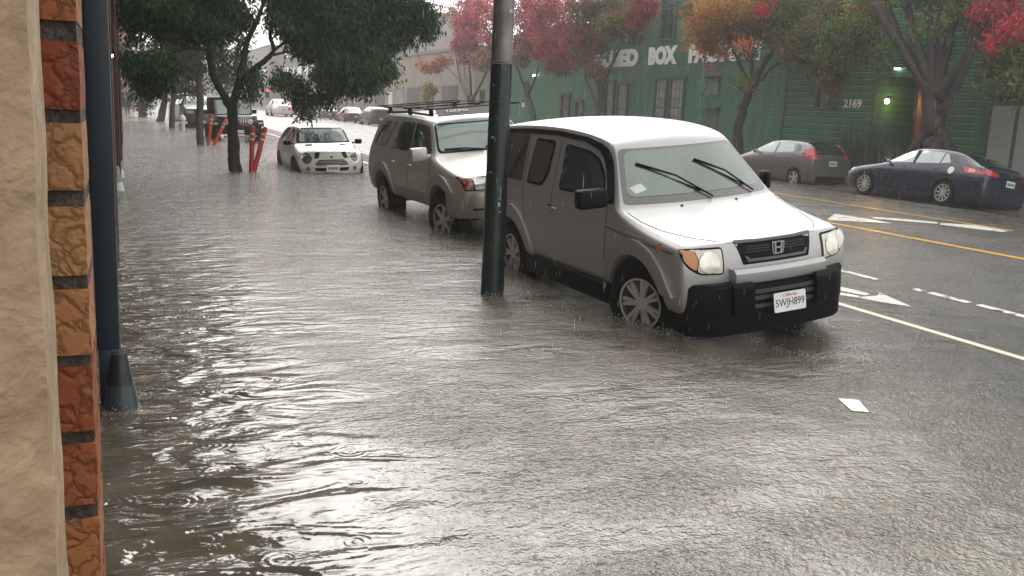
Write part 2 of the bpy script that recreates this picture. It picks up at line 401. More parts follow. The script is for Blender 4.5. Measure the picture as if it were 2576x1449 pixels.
# ---- water
def water_material():
    m, t, b = nodes('flood_water'); L = t.links.new
    geo = N(t, 'ShaderNodeNewGeometry'); sx = N(t, 'ShaderNodeSeparateXYZ'); L(geo.outputs['Position'], sx.inputs[0])
    def noise(scale, detail=3, dist=0, sc=(1, 1, 1), rot=0):
        mp = N(t, 'ShaderNodeMapping'); mp.inputs['Scale'].default_value = sc; mp.inputs['Rotation'].default_value = (0, 0, rot)
        L(geo.outputs['Position'], mp.inputs[0]); n = N(t, 'ShaderNodeTexNoise'); n.inputs['Scale'].default_value = scale
        n.inputs['Detail'].default_value = detail; n.inputs['Distortion'].default_value = dist; L(mp.outputs[0], n.inputs['Vector']); return n.outputs[0]
    def math_(op, a, b_=None, c=None):
        n = N(t, 'ShaderNodeMath', operation=op)
        for i, v in enumerate((a, b_, c)):
            if v is None: continue
            if isinstance(v, (int, float)): n.inputs[i].default_value = v
            else: L(v, n.inputs[i])
        return n.outputs[0]
    def rng(v, a, b_, c, d):
        n = N(t, 'ShaderNodeMapRange', interpolation_type='SMOOTHSTEP'); L(v, n.inputs[0])
        for i, q in enumerate((a, b_, c, d)): n.inputs[i+1].default_value = q
        return n.outputs[0]
    # sheltered strip under the awning: the rain does not hit x < ~1.3 m there, further up the street it does
    wob = math_('MULTIPLY_ADD', noise(.9, 2), 1.0, -.5)
    xs = math_('ADD', sx.outputs[0], wob)
    exposed = math_('MAXIMUM', rng(xs, .55, 1.6, 0, 1), rng(sx.outputs[1], 9, 15, 0, .8))
    # rain rings
    def rings(scale, freq, off):
        mp = N(t, 'ShaderNodeMapping'); mp.inputs['Location'].default_value = (off, off*.7, 0); L(geo.outputs['Position'], mp.inputs[0])
        v = N(t, 'ShaderNodeTexVoronoi'); v.voronoi_dimensions = '2D'; v.inputs['Scale'].default_value = scale; L(mp.outputs[0], v.inputs['Vector'])
        d = v.outputs['Distance']; sc = N(t, 'ShaderNodeSeparateColor'); L(v.outputs['Color'], sc.inputs[0])
        s = math_('SINE', math_('MULTIPLY_ADD', d, freq, math_('MULTIPLY', sc.outputs[0], 6.28)))
        env = math_('MULTIPLY', rng(d, math_ and .05, .48, 1, 0), math_('POWER', sc.outputs[1], 1.5))
        return math_('MULTIPLY', s, env)
    r1 = rings(9, 34, 0); r2 = rings(16, 26, 3.3); r3 = rings(3.2, 60, 7.7)
    chop = noise(22, 5, .8, (1, 1, 1)); fine = noise(62, 4, .2); mid = noise(7, 3, .8, (1.0, 2.0, 1), .25); long_ = noise(2.6, 2, .6, (.8, 1.7, 1), .35)
    calm = rng(sx.outputs[1], 8, 30, 1, .35)
    h = math_('MULTIPLY', long_, math_('MULTIPLY', calm, math_('MULTIPLY_ADD', exposed, -.045, .070)))
    far_ = rng(sx.outputs[1], 7, 24, 0, 1)
    grain = noise(34, 3, .3); patch = rng(noise(.8, 3, .5, (1, 1.8, 1), .5), .38, .62, .45, 1.25)
    swell = noise(1.7, 3, .5, (1.3, .8, 1))
    h = math_('ADD', h, math_('MULTIPLY', swell, math_('MULTIPLY', far_, .13)))
    swirl = noise(11, 4, 1.6, (1, 1.5, 1), -.3)
    h = math_('ADD', h, math_('MULTIPLY', mid, math_('ADD', math_('MULTIPLY_ADD', exposed, -.003, .0075), math_('MULTIPLY', far_, .055))))
    h = math_('ADD', h, math_('MULTIPLY', math_('MULTIPLY', swirl, exposed), .0075))
    h = math_('ADD', h, math_('MULTIPLY', math_('MULTIPLY', chop, exposed), math_('MULTIPLY_ADD', far_, .055, .0050)))
    h = math_('ADD', h, math_('MULTIPLY', math_('MULTIPLY', math_('MULTIPLY', grain, exposed), patch), .0105))
    h = math_('ADD', h, math_('MULTIPLY', math_('MULTIPLY', math_('MULTIPLY', fine, exposed), patch), .0060))
    h = math_('ADD', h, math_('MULTIPLY', math_('MULTIPLY', math_('ADD', r1, r2), patch), math_('MULTIPLY_ADD', exposed, .0018, .00003)))
    h = math_('ADD', h, math_('MULTIPLY', r3, math_('MULTIPLY_ADD', exposed, -.0006, .0012)))
    bp = N(t, 'ShaderNodeBump'); bp.inputs['Strength'].default_value = 1; bp.inputs['Distance'].default_value = 1.0; L(h, bp.inputs['Height'])
    b.inputs['Base Color'].default_value = (.085, .075, .052, 1)
    b.inputs['Roughness'].default_value = .07; b.inputs['IOR'].default_value = 1.8
    L(rng(exposed, 0, 1, .10, .14), b.inputs['Roughness']); L(bp.outputs[0], b.inputs['Normal'])
    # murk: opaque where deep, clear over the shallows by the crown
    cl = noise(3, 3); r = N(t, 'ShaderNodeValToRGB'); r.color_ramp.elements[0].color = (.085, .072, .050, 1); r.color_ramp.elements[1].color = (.150, .126, .092, 1)
    r.color_ramp.elements[0].position = .35; r.color_ramp.elements[1].position = .65; L(cl, r.inputs[0]); L(r.outputs[0], b.inputs['Base Color'])
    depth_near = rng(sx.outputs[0], 3.0, 6.1, 1.0, .10); depth_far = rng(sx.outputs[0], 18.8, 20.0, .3, 1.0)
    alpha = math_('MAXIMUM', math_('MULTIPLY', depth_near, math_('LESS_THAN', sx.outputs[0], 12)), math_('MULTIPLY', depth_far, math_('GREATER_THAN', sx.outputs[0], 12)))
    # clear part keeps its surface reflection: mix of transparent and a gloss layer
    fr = N(t, 'ShaderNodeFresnel'); fr.inputs['IOR'].default_value = 1.7; L(bp.outputs[0], fr.inputs['Normal'])
    gl = N(t, 'ShaderNodeBsdfGlossy'); gl.inputs['Roughness'].default_value = .10; L(bp.outputs[0], gl.inputs['Normal'])
    tr = N(t, 'ShaderNodeBsdfTransparent'); tr.inputs[0].default_value = (.80, .77, .68, 1)
    m1 = N(t, 'ShaderNodeMixShader'); L(fr.outputs[0], m1.inputs[0]); L(tr.outputs[0], m1.inputs[1]); L(gl.outputs[0], m1.inputs[2])
    m2 = N(t, 'ShaderNodeMixShader'); L(alpha, m2.inputs[0]); L(m1.outputs[0], m2.inputs[1]); L(b.outputs[0], m2.inputs[2])
    L(m2.outputs[0], t.nodes['Material Output'].inputs['Surface'])
    return m
def grid_mesh(name, xs, ys, zf, m, kind='structure'):
    v = [(x, y, zf(x)) for y in ys for x in xs]; n = len(xs)
    f = [(j*n+i, j*n+i+1, (j+1)*n+i+1, (j+1)*n+i) for j in range(len(ys)-1) for i in range(n-1)]
    me = bpy.data.meshes.new(name); me.from_pydata(v, [], f); o = link(name, me, m, None, 30); return tag(o, kind=kind)
wm = water_material()
grid_mesh('water', [-120, -6, 0, 7.5, 12], [-40, -5, 10, 60, 200, 520], lambda x: 0, wm)
grid_mesh('water', [12.01, 21, 24.6, 160], [-40, -5, 10, 60, 200, 520], lambda x: FAR_LEVEL, wm)

def wet_asphalt():
    m, t, b = nodes('wet_asphalt'); L = t.links.new
    geo = N(t, 'ShaderNodeNewGeometry')
    n = N(t, 'ShaderNodeTexNoise'); n.inputs['Scale'].default_value = 1.3; n.inputs['Detail'].default_value = 4; L(geo.outputs['Position'], n.inputs['Vector'])
    n2 = N(t, 'ShaderNodeTexNoise'); n2.inputs['Scale'].default_value = 45; n2.inputs['Detail'].default_value = 4; L(geo.outputs['Position'], n2.inputs['Vector'])
    r = N(t, 'ShaderNodeValToRGB'); r.color_ramp.elements[0].color = (.024, .021, .017, 1); r.color_ramp.elements[1].color = (.045, .039, .032, 1)
    L(n.outputs[0], r.inputs[0]); L(r.outputs[0], b.inputs['Base Color'])
    rr = N(t, 'ShaderNodeMapRange'); rr.inputs[1].default_value = .35; rr.inputs[2].default_value = .65; rr.inputs[3].default_value = .20; rr.inputs[4].default_value = .36; L(n.outputs[0], rr.inputs[0]); L(rr.outputs[0], b.inputs['Roughness'])
    v = N(t, 'ShaderNodeTexVoronoi'); v.voronoi_dimensions = '2D'; v.inputs['Scale'].default_value = 13; L(geo.outputs['Position'], v.inputs['Vector'])
    mr = N(t, 'ShaderNodeMapRange'); mr.inputs[1].default_value = 0; mr.inputs[2].default_value = .12; mr.inputs[3].default_value = 1; mr.inputs[4].default_value = 0; L(v.outputs['Distance'], mr.inputs[0])
    a = N(t, 'ShaderNodeMath', operation='MULTIPLY_ADD'); a.inputs[1].default_value = .35; L(mr.outputs[0], a.inputs[0]); L(n2.outputs[0], a.inputs[2])
    bp = N(t, 'ShaderNodeBump'); bp.inputs['Strength'].default_value = .9; bp.inputs['Distance'].default_value = .014; L(a.outputs[0], bp.inputs['Height']); L(bp.outputs[0], b.inputs['Normal'])
    b.inputs['IOR'].default_value = 1.4; return m
m_asph = wet_asphalt()
rx = sorted(set(list(np.arange(3.1, 21.11, .45)) + [3.1, 21.1]))
grid_mesh('road', rx, [-40, -8, 8, 30, 70, 130, 300, 520], road_z, m_asph)
m_conc = mat('wet_concrete', (.16, .15, .14), .35, bump=.2, bscale=40, var=.2, vscale=2)
def slab(name, x0, x1, y0, y1, z0, z1, m=m_conc):
    b = MB(); b.box(x0, x1, y0, y1, z0, z1); return tag(b.build(name, m, None, None), kind='structure')
slab('near_pavement', -6, 3.09, -40, 92, -.6, -.17); slab('far_pavement', 21.11, 160, -40, 520, -.6, -.2)
slab('ground', -122, 162, -60, 522, -1.6, -1.0, mat('ground_soil', (.08, .07, .06), .9))

# ---- painted markings: thin sheets just above the crown
def marking(name, pts, m, wear=0):
    bm = bmesh.new(); bm.faces.new([bm.verts.new((p[0], p[1], 0)) for p in pts]); bmesh.ops.triangulate(bm, faces=bm.faces[:])
    lo = min(p[0] for p in pts); hi = max(p[0] for p in pts); x = math.ceil(lo/.225)*.225
    for xr in rx:
        if lo < xr < hi: bmesh.ops.bisect_plane(bm, geom=bm.verts[:]+bm.edges[:]+bm.faces[:], plane_co=(xr, 0, 0), plane_no=(1, 0, 0))
    for v in bm.verts: v.co.z = max(road_z(v.co.x) + .005, .004 if v.co.x < 12 else -9)
    return tag(from_bm(name, bm, m), kind='structure')
def paintmark(name, col, holes=.45):
    m, t, b = nodes(name); L = t.links.new; geo = N(t, 'ShaderNodeNewGeometry')
    n = N(t, 'ShaderNodeTexNoise'); n.inputs['Scale'].default_value = 6; n.inputs['Detail'].default_value = 9; L(geo.outputs['Position'], n.inputs['Vector'])
    r = N(t, 'ShaderNodeValToRGB'); r.color_ramp.elements[0].position = holes-.06; r.color_ramp.elements[1].position = holes; r.color_ramp.elements[0].color = (.07, .06, .05, 1); r.color_ramp.elements[1].color = (*col, 1)
    L(n.outputs[0], r.inputs[0]); L(r.outputs[0], b.inputs['Base Color']); b.inputs['Roughness'].default_value = .3; return m
mk_w = paintmark('worn_white_marking', (.70, .68, .63), .41); mk_y = paintmark('yellow_marking', (.72, .36, .035), .32); mk_pw = paintmark('cream_marking', (.74, .70, .54), .38)
xw = on_road(2350, 846).x
marking('parking_line', [(xw-.045, -6), (xw+.045, -6), (xw+.045, 120), (xw-.045, 120)], mk_pw)
xy = on_road(2340, 608).x
marking('yellow_line', [(xy-.06, -6), (xy+.06, -6), (xy+.06, 150), (xy-.06, 150)], mk_y)
P = [on_road(*p) for p in ((2240, 520), (2548, 581))]
marking('yellow_line', [(P[1].x-.05, P[1].y), (P[1].x+.05, P[1].y), (P[0].x+.05, 140), (P[0].x-.05, 140)], mk_y)
xf = on_road(2250, 505).x
marking('bike_lane_line', [(xf-.05, -6), (xf+.05, -6), (xf+.05, 150), (xf-.05, 150)], paintmark('grey_marking', (.52, .51, .48), .36))
xf2 = on_road(2180, 470).x
xd = on_road(2310, 730).x
y = -4
while y < 40:
    for a, l_ in ((0, .62), (.72, .5), (1.3, .12)): marking('dashed_line', [(xd-.05, y+a), (xd+.04, y+a), (xd+.05, y+a+l_), (xd-.04, y+a+l_)], mk_w)
    y += 1.95
def poly_px(name, pts, m):
    q = [on_road(*p) for p in pts]; marking(name, [(p.x, p.y) for p in q], m)
zr = lambda x, y: ((2720+x/2.3)/1.49068, (480+y/2.3)/1.49068)
zq = lambda x, y: ((3080+x/2.4987)/1.49068, (980+y/2.4987)/1.49068)
poly_px('turn_arrow', [zr(880, 792), zr(942, 742), zr(1120, 768), zr(1300, 797), zr(1450, 826), zr(1200, 812), zr(905, 798)], mk_w)
poly_px('turn_arrow_shaft', [zr(1225, 768), zr(1500, 783), zr(1835, 815), zr(1830, 829), zr(1500, 803), zr(1300, 785)], mk_w)
poly_px('turn_arrow_shaft', [zr(1855, 820), zr(2150, 840), zr(2440, 890), zr(2400, 900), zr(2150, 872), zr(1850, 835)], mk_w)
poly_px('lane_arrow', [zq(60, 245), zq(180, 250), zq(460, 318), zq(400, 338), zq(170, 290), zq(60, 285)], mk_w)
poly_px('lane_arrow', [zq(60, 300), zq(190, 315), zq(400, 345), zq(520, 335), zq(545, 300), zq(855, 442), zq(600, 408), zq(330, 360), zq(60, 325)], mk_w)
# a white road marking under the shallow water, its sheet laid on the surface
c0 = atz(2145, 1018, .002)
b = MB(); b.prism(rp([(c0.x-.10, c0.y-.10), (c0.x-.01, c0.y-.15), (c0.x+.10, c0.y+.06), (c0.x-.01, c0.y+.12)], .01), .003, .006, 'z')
tag(b.build('white_marker', m_white, None, 30), 'white rectangular road marking seen through the brown water in front of the boxy car', 'road marking')

# ================================================================== NEAR LEFT BUILDING
def stucco():
    m, t, b = nodes('stucco'); L = t.links.new; tc = N(t, 'ShaderNodeTexCoord')
    n = N(t, 'ShaderNodeTexNoise'); n.inputs['Scale'].default_value = 38; n.inputs['Detail'].default_value = 5; n.inputs['Distortion'].default_value = .6; L(tc.outputs['Object'], n.inputs['Vector'])
    n2 = N(t, 'ShaderNodeTexNoise'); n2.inputs['Scale'].default_value = 160; n2.inputs['Detail'].default_value = 5; L(tc.outputs['Object'], n2.inputs['Vector'])
    a = N(t, 'ShaderNodeMath', operation='MULTIPLY_ADD'); a.inputs[1].default_value = .3; L(n2.outputs[0], a.inputs[0]); L(n.outputs[0], a.inputs[2])
    bp = N(t, 'ShaderNodeBump'); bp.inputs['Strength'].default_value = .9; bp.inputs['Distance'].default_value = .006; L(a.outputs[0], bp.inputs['Height']); L(bp.outputs[0], b.inputs['Normal'])
    r = N(t, 'ShaderNodeValToRGB'); r.color_ramp.elements[0].color = (.235, .168, .100, 1); r.color_ramp.elements[1].color = (.36, .27, .170, 1); r.color_ramp.elements[0].position = .3; r.color_ramp.elements[1].position = .7
    L(n.outputs[0], r.inputs[0]); L(r.outputs[0], b.inputs['Base Color']); b.inputs['Roughness'].default_value = .8; return m
def rough_slab(name, x0, x1, y0, y1, z0, z1, step, amp, m, scale=30, parent=None, seed=0):
    """block whose -Y face and +X corner are really uneven"""
    from mathutils import noise as nz
    bm = bmesh.new(); nx = max(2, int((x1-x0)/step)); nzv = max(2, int((z1-z0)/step)); V = {}
    for j in range(nzv+1):
        for i in range(nx+1):
            x = x0+(x1-x0)*i/nx; z = z0+(z1-z0)*j/nzv; d = nz.noise(Vector((x*scale+seed, z*scale, seed)))*amp + nz.noise(Vector((x*scale*3, z*scale*3, seed+5)))*amp*.4
            edge = max(0, 1-(x1-x)/(step*1.5)); V[i, j] = bm.verts.new((x + (nz.noise(Vector((3+seed, z*scale*.6, 0)))*amp*1.2 if i == nx else 0), y0 + d + edge*amp, z))
    B = {}
    for j in range(nzv+1): B[j] = (bm.verts.new((V[nx, j].co.x, y1, V[nx, j].co.z)), bm.verts.new((x0, y1, V[nx, j].co.z)))
    for j in range(nzv):
        for i in range(nx): bm.faces.new((V[i, j], V[i+1, j], V[i+1, j+1], V[i, j+1]))
        bm.faces.new((V[nx, j], B[j][0], B[j+1][0], V[nx, j+1])); bm.faces.new((V[0, j], V[0, j+1], B[j+1][1], B[j][1])); bm.faces.new((B[j][0], B[j][1], B[j+1][1], B[j+1][0]))
    bm.faces.new([V[i, nzv] for i in range(nx+1)] + list(B[nzv])); bm.faces.new([V[i, 0] for i in range(nx, -1, -1)] + list(B[0])[::-1])
    return from_bm(name, bm, m, parent, 50)
o = rough_slab('stucco_pillar', -.55, -.0332, .40, .46, 1.30, 1.95, .006, .0016, stucco(), 26)
for z0_, z1_ in ((-.17, 1.30), (1.95, 3.2)):
    b = MB(); b.box(-.60, -.039, .415, .50, z0_, z1_); q = b.build('pillar_shaft', o.data.materials[0], o, None)
tag(o, 'rough beige stucco pillar right beside the camera', 'pillar')
BR = thing('brick_pier', 'weathered red and orange brick pier between the stucco pillar and the dark blue downpipe', 'pier', (-.2, .8, 0))
zs = [(-60, 58), (110, 278), (312, 478), (520, 690), (726, 888), (918, 1078), (1112, 1262), (1300, 1452), (1490, 1640)]
cols = [(.27, .085, .028), (.215, .045, .016), (.34, .165, .068), (.36, .18, .07), (.35, .15, .058), (.245, .062, .02), (.265, .078, .024), (.33, .125, .04), (.25, .06, .02)]
def brickmat(i, c):
    m, t, b = nodes('brick_%d' % i); L = t.links.new; tc = N(t, 'ShaderNodeTexCoord')
    mp = N(t, 'ShaderNodeMapping'); mp.inputs['Location'].default_value = (i*1.7, 0, i); L(tc.outputs['Object'], mp.inputs[0])
    n0 = N(t, 'ShaderNodeTexNoise'); n0.inputs['Scale'].default_value = 60; L(mp.outputs[0], n0.inputs['Vector'])
    mv = N(t, 'ShaderNodeVectorMath', operation='MULTIPLY_ADD'); mv.inputs[1].default_value = (.03, .03, .03); L(n0.outputs['Color'], mv.inputs[0]); L(mp.outputs[0], mv.inputs[2])
    v = N(t, 'ShaderNodeTexVoronoi'); v.feature = 'DISTANCE_TO_EDGE'; v.inputs['Scale'].default_value = 46; L(mv.outputs[0], v.inputs['Vector'])
    n = N(t, 'ShaderNodeTexNoise'); n.inputs['Scale'].default_value = 240; n.inputs['Detail'].default_value = 5; L(mp.outputs[0], n.inputs['Vector'])
    r = N(t, 'ShaderNodeValToRGB'); r.color_ramp.elements[0].position = 0; r.color_ramp.elements[1].position = .12
    r.color_ramp.elements[0].color = [q*.62 for q in c]+[1]; r.color_ramp.elements[1].color = (*c, 1); L(v.outputs['Distance'], r.inputs[0])
    mx_ = N(t, 'ShaderNodeMix', data_type='RGBA'); mx_.inputs[7].default_value = (.30, .21, .15, 1); n3 = N(t, 'ShaderNodeTexNoise'); n3.inputs['Scale'].default_value = 45; n3.inputs['Detail'].default_value = 6; L(mp.outputs[0], n3.inputs['Vector'])
    mr = N(t, 'ShaderNodeMapRange'); mr.inputs[1].default_value = .62; mr.inputs[2].default_value = .74; mr.inputs[4].default_value = .55; L(n3.outputs[0], mr.inputs[0]); L(mr.outputs[0], mx_.inputs[0])
    L(r.outputs[0], mx_.inputs[6]); L(mx_.outputs[2], b.inputs['Base Color'])
    cr = N(t, 'ShaderNodeMapRange'); cr.inputs[2].default_value = .2; L(v.outputs['Distance'], cr.inputs[0])
    a = N(t, 'ShaderNodeMath', operation='MULTIPLY_ADD'); a.inputs[1].default_value = .25; L(n.outputs[0], a.inputs[0]); L(cr.outputs[0], a.inputs[2])
    bp = N(t, 'ShaderNodeBump'); bp.inputs['Strength'].default_value = .8; bp.inputs['Distance'].default_value = .0025; L(a.outputs[0], bp.inputs['Height']); L(bp.outputs[0], b.inputs['Normal'])
    b.inputs['Roughness'].default_value = .75; return m
for i, ((a, bb_), c) in enumerate(zip(zs, cols)):
    za = aty(240, a, .8).z; zb = aty(240, bb_, .8).z
    o = rough_slab('brick', -.20+.2, -.0322+.2, .796-.8, .90-.8, zb, za, .004, .0009, brickmat(i, c), 60, BR, seed=i*3.1)
b = MB(); b.box(-.20+.2, -.0330+.2, .0015, .10, .9, 1.95); b.build('mortar', mat('mortar_dark', (.085, .068, .062), .9, bump=.8, bscale=120, var=.5, vscale=60), BR, None)
for z0_, z1_ in ((-.17, .9), (1.95, 4.0)):
    b = MB(); b.box(-.40+.2, -.035+.2, .005, .11, z0_, z1_); b.build('shaft', MATS['mortar_dark'], BR, None)
# main block of the near building, set back, with a projecting awning overhead
m_brickwall = None
def brickwall(name, c1, c2, mort, sc=1):
    m, t, b = nodes(name); L = t.links.new; geo = N(t, 'ShaderNodeNewGeometry'); sp = N(t, 'ShaderNodeSeparateXYZ'); L(geo.outputs['Position'], sp.inputs[0])
    cb = N(t, 'ShaderNodeCombineXYZ'); ad = N(t, 'ShaderNodeMath', operation='ADD'); L(sp.outputs[0], ad.inputs[0]); L(sp.outputs[1], ad.inputs[1]); L(ad.outputs[0], cb.inputs[0]); L(sp.outputs[2], cb.inputs[1])
    br = N(t, 'ShaderNodeTexBrick'); br.inputs['Scale'].default_value = 4.6*sc; br.inputs['Color1'].default_value = (*c1, 1); br.inputs['Color2'].default_value = (*c2, 1); br.inputs['Mortar'].default_value = (*mort, 1)
    L(cb.outputs[0], br.inputs['Vector']); L(br.outputs[0], b.inputs['Base Color']); b.inputs['Roughness'].default_value = .7; return m
m_bw = brickwall('red_brickwork', (.11, .045, .034), (.085, .036, .028), (.07, .06, .055))
NB = thing('brick_building', 'red brick building along the left pavement, seen edge-on behind the blue downpipe', 'building', (-3, 20, -.17))
b = MB(); b.box(-3, 3-.28, -18.8, 38, 0, 14.5); b.build('wall', m_bw, NB, None)
b = MB()
for y0 in (10.3, 17.8, 25, 33): b.box(2.5, 2.87+.005, y0-20, y0-20+.6, 0, 9.4)
for k, y0 in enumerate((10.3, 17.8, 25, 33)):
    q = MB(); q.box(2.5, 2.885, y0-20, y0-20+.6, 0, 14, bev=.01); q.build('pilaster', m_bw, NB, None)
b.bm.free()
b = MB(); b.box(2.0, 4.15, -18.4, -2, 4.15, 4.45, bev=.03); b.box(4.09, 4.16, -18.4, -2, 3.9, 4.6, bev=.02); b.build('awning', mat('awning_brown', (.045, .037, .030), .7), NB, None)
for y0 in (3.2, 7.2, 13.2, 20.5, 28.5):
    q = MB(); q.box(2.70, 2.735, y0-20, y0-20+2.2, 1.0, 3.0); w_ = q.build('window', mat('window_frame_dark', (.04, .04, .04), .4), NB, None)
    q = MB(); q.box(2.73, 2.745, y0-20+.08, y0-20+2.12, 1.08, 2.92); q.build('pane', m_glassD, w_, None)
# lamp on the sliver of wall
wl = thing('wall_lamp', 'warm lit lamp on the brick wall edge above the pavement', 'lamp', (-.13, 10.6, 2.07)); b = MB(); b.lathe([(.03, .10), (.05, .02), (.02, -.02)], n=12); b.build('lamp_cap', m_black, wl)
b = MB(); b.lathe([(.0, -.05), (.028, -.03), (.028, 0), (0, .01)], n=12); b.build('bulb', mat('warm_bulb', (1, .8, .5), .4, var=0, emit=(1, .66, .32), estr=14), wl)
sg_ = MB(); sg_.box(-.17, -.075, 10.45, 10.51, 2.16, 2.36, bev=.015); tag(sg_.build('wall_bracket', mat('rust', (.10, .035, .02), .8), None), 'small rust brown box fixed on the wall edge over the lamp', 'bracket')
# downpipe with flared base
DP = thing('downpipe', 'square dark blue steel post with flared foot standing in the water by the bricks', 'post', (-.125, 5.36, -.17))
m_post = mat('post_blue', (.014, .027, .041), .38, var=.25, vscale=5, bump=.1, bscale=25)
b = MB(); b.box(-.062, .054, -.055, .055, .48, 5.0, bev=.012); b.build('shaft', m_post, DP, 40)
b = MB(); b.box(.0545, .058, -.05, -.044, .48, 5.0, bev=.001); b.build('edge_trim', mat('post_trim', (.25, .30, .33), .3, metal=.4), DP, 40)
b = MB(); b.box(-.056, .050, -.048, .048, 0, .50, bev=.01); b.build('foot', m_post, DP, 40)
CN = thing('traffic_cone', 'dull blue-grey traffic cone tucked against the foot of the blue downpipe', 'traffic cone', (-.075, 5.27, -.17))
m_cone = mat('cone_grey', (.02, .03, .038), .35, var=.3, vscale=12)
b = MB(); b.lathe([(.11, .0), (.105, .06), (.045, .42), (.038, .47), (.0, .47)], n=20); b.build('cone_body', m_cone, CN, 40)
b = MB(); b.lathe([(.0935, .14), (.066, .30), (.070, .30), (.0975, .14)], n=20); b.build('reflective_band', mat('cone_band', (.05, .065, .075), .3, var=.2), CN, 40)
for i, (yy, lab) in enumerate(((16.2, 'pale green translucent cone by the left wall, the nearer of the two up the pavement'), (18.8, 'pale green translucent cone by the left wall, the farther of the two up the pavement'))):
    c_ = thing('traffic_cone', lab, 'traffic cone', (-.16, yy, -.17), group='pale cones along the left wall')
    b = MB(); b.lathe([(.13, 0), (.12, .08), (.03, .66), (.0, .68)], n=18); b.build('cone_body', mat('pale_cone', (.30, .36, .32), .3, var=.15), c_, 40)
    b = MB(); b.lathe([(.094, .28), (.072, .42), (.076, .42), (.098, .28)], n=18); b.build('reflective_band', m_white, c_, 40)

# ================================================================== STREET FURNITURE
UP = thing('utility_pole', 'tall street pole painted dark green below and bare silver above, stickers on it', 'pole', (3.085, 7.8, -.17))
g_ = mat('pole_green', (.010, .022, .020), .32, var=.35, vscale=9, bump=.15, bscale=14); s_ = mat('pole_silver', (.20, .19, .185), .45, metal=.35, var=.3, vscale=5, bump=.1)
b = MB(); b.lathe([(.112, 0), (.104, .5), (.094, 2.25)], n=28, close=False); b.build('painted_shaft', g_, UP, 50)
b = MB(); b.lathe([(.0945, 2.26), (.091, 3.0), (.07, 8)], n=28); b.build('bare_shaft', s_, UP, 50)
def sticker(px, py, w_, h_, m, parent, rot=0):
    p = aty(px, py, 7.8); cx = 3.085; z = p.z; rr_ = np.interp(z+.17, [0, .5, 2.25], [.112, .104, .094]) if z < 2.09 else .092
    d = Vector((-cx, -7.8, 0)).normalized(); s_ = max(-.95, min(.95, (p.x-cx)/rr_*.98)); a0 = math.atan2(d.y, d.x) + math.asin(s_)
    b = MB(); V = []
    rn = random.Random(int(px*py))
    for j in range(4):
        for i in range(4):
            a = a0 + (i-1.5)*w_/3/rr_ + rn.uniform(-.25, .25)*w_/rr_*.4; zz = z+(j-1.5)*h_/3 + rn.uniform(-.2, .2)*h_*.4 + rot*(i-1.5)*w_/3
            V.append(b.bm.verts.new((math.cos(a)*(rr_+.003), math.sin(a)*(rr_+.003), zz+.17)))
    for j in range(3):
        for i in range(3): b.bm.faces.new((V[j*4+i], V[j*4+i+1], V[j*4+i+5], V[j*4+i+4]))
    b.build('sticker', m, parent, 60)
stk = mat('sticker_pale', (.35, .38, .38), .5, var=.5, vscale=60); stk2 = mat('sticker_blue', (.06, .08, .20), .5, var=.5, vscale=60)
for px, py, w_, h_, m in ((1248, 92, .012, .05, stk), (1285, 30, .05, .03, stk), (1243, 215, .018, .02, stk), (1255, 255, .02, .02, stk2), (1252, 300, .022, .03, stk2), (1240, 345, .02, .02, stk), (1236, 432, .03, .015, stk), (1256, 497, .018, .012, stk), (1255, 512, .022, .035, stk), (1256, 530, .02, .01, stk), (1238, 395, .012, .012, stk2)):
    sticker(px, py, w_, h_, m, UP)
# delineator posts
m_or = mat('orange_post', (.62, .07, .02), .45, var=.08); m_rd = mat('red_post', (.42, .018, .015), .45, var=.1); m_band = mat('post_band', (.55, .50, .50), .3, var=.1)
def delineator(lab, px, py, tx, ty, Y, m, parent=None):
    A = aty(px, py, Y); A.z = -.17; B = aty(tx, ty, Y)
    A = Vector((aty(px, py, Y).x, Y, -.17))
    t = thing('delineator', lab, 'traffic post', A, group='leaning flexible posts by the street trees')
    d = (B-A); q = d.to_track_quat('Z', 'Y'); t.rotation_euler = q.to_euler(); L_ = d.length
    b = MB(); b.lathe([(.0, 0), (.055, 0), (.055, L_-.06), (.035, L_-.02), (0, L_)], n=14); b.build('post', m, t, 50)
    for k in (.16, .28): b = MB(); b.lathe([(.057, L_-k-.05), (.0575, L_-k)], n=14); b.build('reflective_band', m_band, t, 50)
    b = MB(); b.lathe([(.11, 0), (.10, .04), (0, .05)], n=14, M=q.to_matrix().inverted().to_4x4()); b.build('base', m_black, t, 50)
delineator('red flexible post standing nearly upright just right of the dark tree trunk', 631, 437, 636, 316, 22.0, m_rd)
delineator('red flexible post leaning right, beside the upright one near the dark tree trunk', 634, 437, 668, 318, 22.1, m_rd)
delineator('orange flexible post standing nearly upright in front of the jeep', 522, 365, 533, 287, 33.6, m_or)
delineator('orange flexible post leaning right in front of the jeep', 532, 365, 570, 299, 33.7, m_or)
# hydrant
h0 = atz(460, 328); HY = thing('fire_hydrant', 'white fire hydrant standing in shallow water left of the thin trunk', 'hydrant', (h0.x, h0.y, -.17))
b = MB(); b.lathe([(.16, 0), (.16, .06), (.11, .08), (.10, .62), (.15, .64), (.15, .70), (.12, .80), (.05, .88), (0, .9)], n=18); b.build('barrel', m_white, HY, 40)
for a in (0, math.pi): b = MB(); b.lathe([(.06, .08), (.06, .20), (.045, .21), (0, .21)], axis='x', n=12, M=Matrix.Translation((0, 0, .52)) @ Matrix.Rotation(a, 4, 'Z')); b.build('outlet', m_white, HY, 40)
